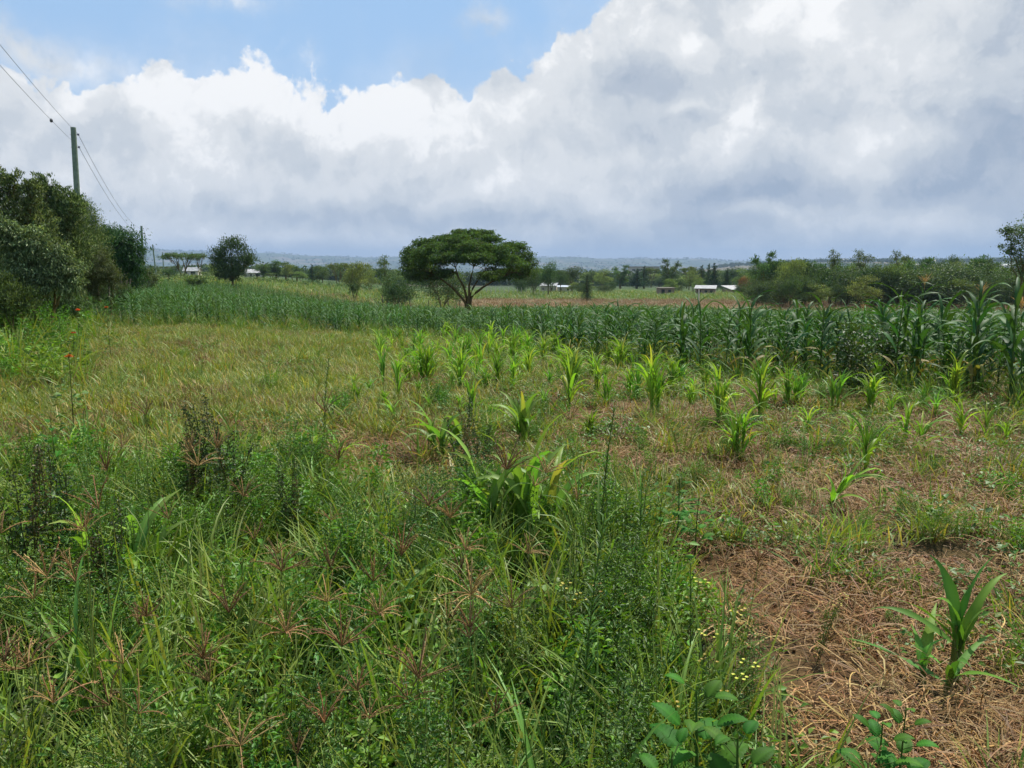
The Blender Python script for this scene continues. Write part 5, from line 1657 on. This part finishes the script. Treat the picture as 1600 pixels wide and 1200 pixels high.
# broad toothed leaves at the bottom
NT = [Kind(nettle(np.random.default_rng(800 + i), h=.62, n=16, L=.19 - .02 * i, c=(.05, .14, .022)), LEAF_BROAD, 'broad_leaf_weed') for i in range(3)]
for i, (px, py, d, s, lab) in enumerate([(1095, 1060, 2.25, 1, 'broad-leaved weed with large toothed leaves nearest the camera'), (1165, 1130, 2.05, 1, 'broad-leaved weed whose ribbed leaves lean over the straw edge'), (1040, 1150, 1.95, 1, 'low broad-leaved weed beneath the large toothed one'),
                                   (1385, 1110, 2.3, .7, 'small fresh green weed with lobed leaves on the straw'), (1060, 740, 5.2, .8, 'pale broad-leaved weed at the corner of the straw'), (1090, 770, 5.0, .7, 'lower broad-leaved weed beside the pale one'),
                                   (1420, 1090, 2.4, .6, 'second small lobed weed beside the fresh green one'), (80, 640, 6.0, .8, 'leafy weed below the nearest orange flower')]):
    p, h = head_at(px, py, d)
    put(NT[i % 3], 'broad_leaf_weed', lab, 'weed', p, rh.uniform(0, 6), (s, s, h / .66))

# dark broadleaf bush in the maize
KB = Kind([('stem', g_weed(np.random.default_rng(811), stems=9, h=1.5, leaf=.10, lw=.05, per=90, c=(.032, .065, .032), spread=.12, upright=.3, branch=.28))], LEAF, 'broadleaf_bush')
b = G(1338, 625); put(KB, 'broadleaf_bush', 'dark broadleaf bush growing up among the front maize', 'bush', b, 0, (ztop(478, b.y) - b.z) / 1.55, split=False)
b = G(1372, 600); put(KB, 'broadleaf_bush', 'second dark broadleaf bush close behind the first in the maize', 'bush', b, 2, (ztop(500, b.y) - b.z) / 1.55, split=False)
b = G(800, 700)
tw = Kind([('stem', g_weed(np.random.default_rng(812), stems=6, h=.8, leaf=.02, lw=.01, per=160, c=(.10, .11, .05), branch=.12))], LEAF, 'dry_weed')
for i, (px, py, d, lab) in enumerate([(1590, 690, 7.2, 'browned bushy weed at the end of the straw'), (1570, 740, 6.4, 'lower browned weed before the one at the end of the straw'), (15, 1010, 2.4, 'dull weed low in the near left corner')]):
    p, h = head_at(px, py, d); put(tw, 'dry_weed', lab, 'weed', p, i, h / .8, split=False)

# ------------------------------------------------------------------ sheaves of young lime-green leaves, in and before the maize
CL = [Kind(clump(np.random.default_rng(820 + i), h=.75, n=38, lw=.030, lean=.42, droop=3.0, hf=(.3, .6), stems=3 + i % 2), LEAF_LIME, 'young_cereal_clump') for i in range(5)]
CLs = [Kind(clump(np.random.default_rng(830 + i), h=.75, n=14, lw=.032, stems=1, lean=.5, droop=3.0, hf=(.35, .65)), LEAF_LIME, 'young_cereal_clump') for i in range(5)]
CLg = [Kind(clump(np.random.default_rng(840 + i), h=.75, n=22, lw=.036, stems=2, lean=.45, hf=(.3, .6), c=(.10, .20, .05), c2=(.13, .23, .06), droop=1.6), LEAF_LIME, 'young_cereal_clump') for i in range(4)]
CLb = [Kind(clump(np.random.default_rng(850 + i), h=.8, n=22, lw=.068, stems=3, c=(.12, .20, .06), c2=(.16, .235, .085), droop=2.4, lean=.5, spread=.12), LEAF_LIME, 'young_cereal_clump') for i in range(3)]
CLn = [Kind(clump(np.random.default_rng(860 + i), h=.6, n=11, lw=.046, stems=2, c=(.10, .22, .05), c2=(.13, .26, .055), droop=1.5, lean=.95, spread=.06, bare=.55, hf=(.45, .6)), LEAF_MAIZE, 'young_cereal_clump') for i in range(2)]
cl = [(1022, 655, 562, CL, 'densest lime-green sheaf standing on the straw'), (1125, 668, 588, CL, 'lime-green sheaf right of the densest one'), (1187, 662, 566, CL, 'tall double-stemmed lime sheaf before the maize'),
      (1149, 722, 637, CL, 'short upright lime sheaf nearest on the straw'), (1285, 792, 712, CLs, 'lime sheaf bent over to one side on a bare stem'), (1357, 645, 588, CL, 'lime sheaf under the dark broadleaf bush'),
      (1300, 642, 590, CLg, 'narrow leaning sheaf before the dark bush'), (1240, 638, 588, CLg, 'arching green sheaf behind the tall lime one'), (1352, 752, 664, CLs, 'slender yellow-green stem on the right straw'), (1060, 610, 572, CLg, 'small sheaf at the left foot of the tall maize'),
      (700, 532, 498, CL, 'yellow-green sheaf at the corner of the far maize'), (800, 565, 522, CL, 'lime sheaf in the middle of the maize corner'), (775, 572, 530, CL, 'lime sheaf beside the one at the maize corner'), (893, 645, 567, CLs, 'slender tall sheaf with one arched leaf'),
      (700, 720, 632, CLb, 'sheaf with the broad pale drooping leaves'), (828, 705, 615, CLb, 'green sheaf with a leaf pointing up to the right'), (842, 880, 672, CLb, 'large central sheaf of broad arching leaves'), (785, 870, 690, CLb, 'second half of the broad central sheaf'),
      (489, 722, 657, CLb, 'lime plant standing alone left of the straw patch'), (540, 730, 680, CLs, 'small drooping leaf plant beside the lone lime plant'), (616, 662, 622, CLg, 'sheaf before the small straw patch'), (1487, 1070, 872, CLn, 'dark green maize seedling cluster on the near straw'),
      (1455, 1080, 985, CLn, 'low drooping part beside the near dark seedling'), (213, 960, 765, CLb, 'bright yellow-green plant lit up inside the near weeds'), (100, 745, 676, CLs, 'yellowed sheaf behind the left weeds'), (225, 950, 840, CLs, 'small lit plant below the bright yellow-green one'),
      (1440, 705, 660, CLs, 'thin sheaf on the right straw behind the slender stem'), (1500, 690, 625, CLs, 'arching thin sheaf near the right end'), (1410, 700, 640, CLs, 'upright thin sheaf before the big maize'), (925, 600, 548, CL, 'lime sheaf behind the slender tall one'), (885, 592, 545, CL, 'lime sheaf left of its twin behind the slender one')]
for i, (px, py, tp, kk, lab) in enumerate(cl):
    b = G(px, py); h = ztop(tp, b.y) - b.z
    kd = kk[i % len(kk)]
    zz = np.concatenate([v for _, p in kd.parts for v in p.V])[:, 2].max()
    s = h / zz; s *= (1.0 if kk is CLn else 1.3 if px > 860 and kk is not CLb else 1.12); sw = min(max(s * 1.15, 1.15), 1.6)
    put(kd, 'young_cereal_clump', lab, 'plant', b, rh.uniform(0, 6.28), (sw, sw, s), tilt=(0, -.45) if px == 1285 else None)
extra_c = [(625, 575, 552), (653, 580, 556), (680, 584, 556), (705, 608, 578), (735, 582, 553), (656, 620, 595), (560, 636, 600), (555, 610, 585), (828, 580, 556), (860, 610, 578), (870, 560, 530), (910, 550, 522), (640, 560, 545), (760, 610, 580),
           (620, 512, 500), (660, 520, 505), (740, 520, 500), (580, 620, 600), (950, 640, 590), (980, 620, 575), (1080, 640, 600), (1100, 620, 580), (830, 545, 518), (950, 570, 535), (990, 590, 550), (520, 650, 625), (600, 640, 612), (720, 650, 622),
           (770, 660, 630), (690, 640, 610), (850, 650, 615), (920, 690, 640), (1210, 640, 600), (1260, 680, 640), (1330, 690, 650), (1390, 660, 620), (1460, 660, 615), (1540, 690, 640), (1570, 700, 650), (1440, 640, 600)]
for i in range(100):
    extra_c.append((rh.uniform(590, 1100), None, rh.uniform(11, 24)))
for i in range(70):
    px = rh.uniform(590, 1560); y = rh.uniform(10, 25); x = (px - 800) / FPX * y
    if y < maize_edge(x) + .8: extra_c.append((px, None, y))
for i, q in enumerate(extra_c):
    if q[1] is None:
        x = (q[0] - 800) / FPX * q[2]; b = Vector((x, q[2], T(x, q[2]))); h = .22 + .5 * rh.random() ** 1.4
    else:
        b = G(q[0], q[1]); h = max(.25, ztop(q[2], b.y) - b.z)
    kd = (CL, CLs, CLg)[rh.integers(0, 3)][i % 4]
    zz = np.concatenate([v for _, p in kd.parts for v in p.V])[:, 2].max()
    pxx = 800 + FPX * b.x / b.y
    size = 'tiny' if h < .34 else 'low' if h < .46 else 'knee-high'
    rowd = 'close to the straw' if b.y < 12 else 'midway to the maize' if b.y < 17 else 'at the foot of the maize'
    wh = ('far left of the lime group' if pxx < 660 else 'below the umbrella tree' if pxx < 760 else 'near the slender tall sheaf' if pxx < 930 else 'around the densest sheaf' if pxx < 1070
          else 'among the tall lime sheaves' if pxx < 1220 else 'before the dark bush' if pxx < 1400 else 'before the tallest maize')
    lab = f'{size} young cereal sheaf {wh}, {rowd}'
    put(kd, 'young_cereal_clump', lab, 'plant', b, rh.uniform(0, 6.28), (max(.75, h / zz * 1.4),) * 2 + (h / zz * 1.25,), f'{size} cereal sheaves {wh}, {rowd}', split=False)
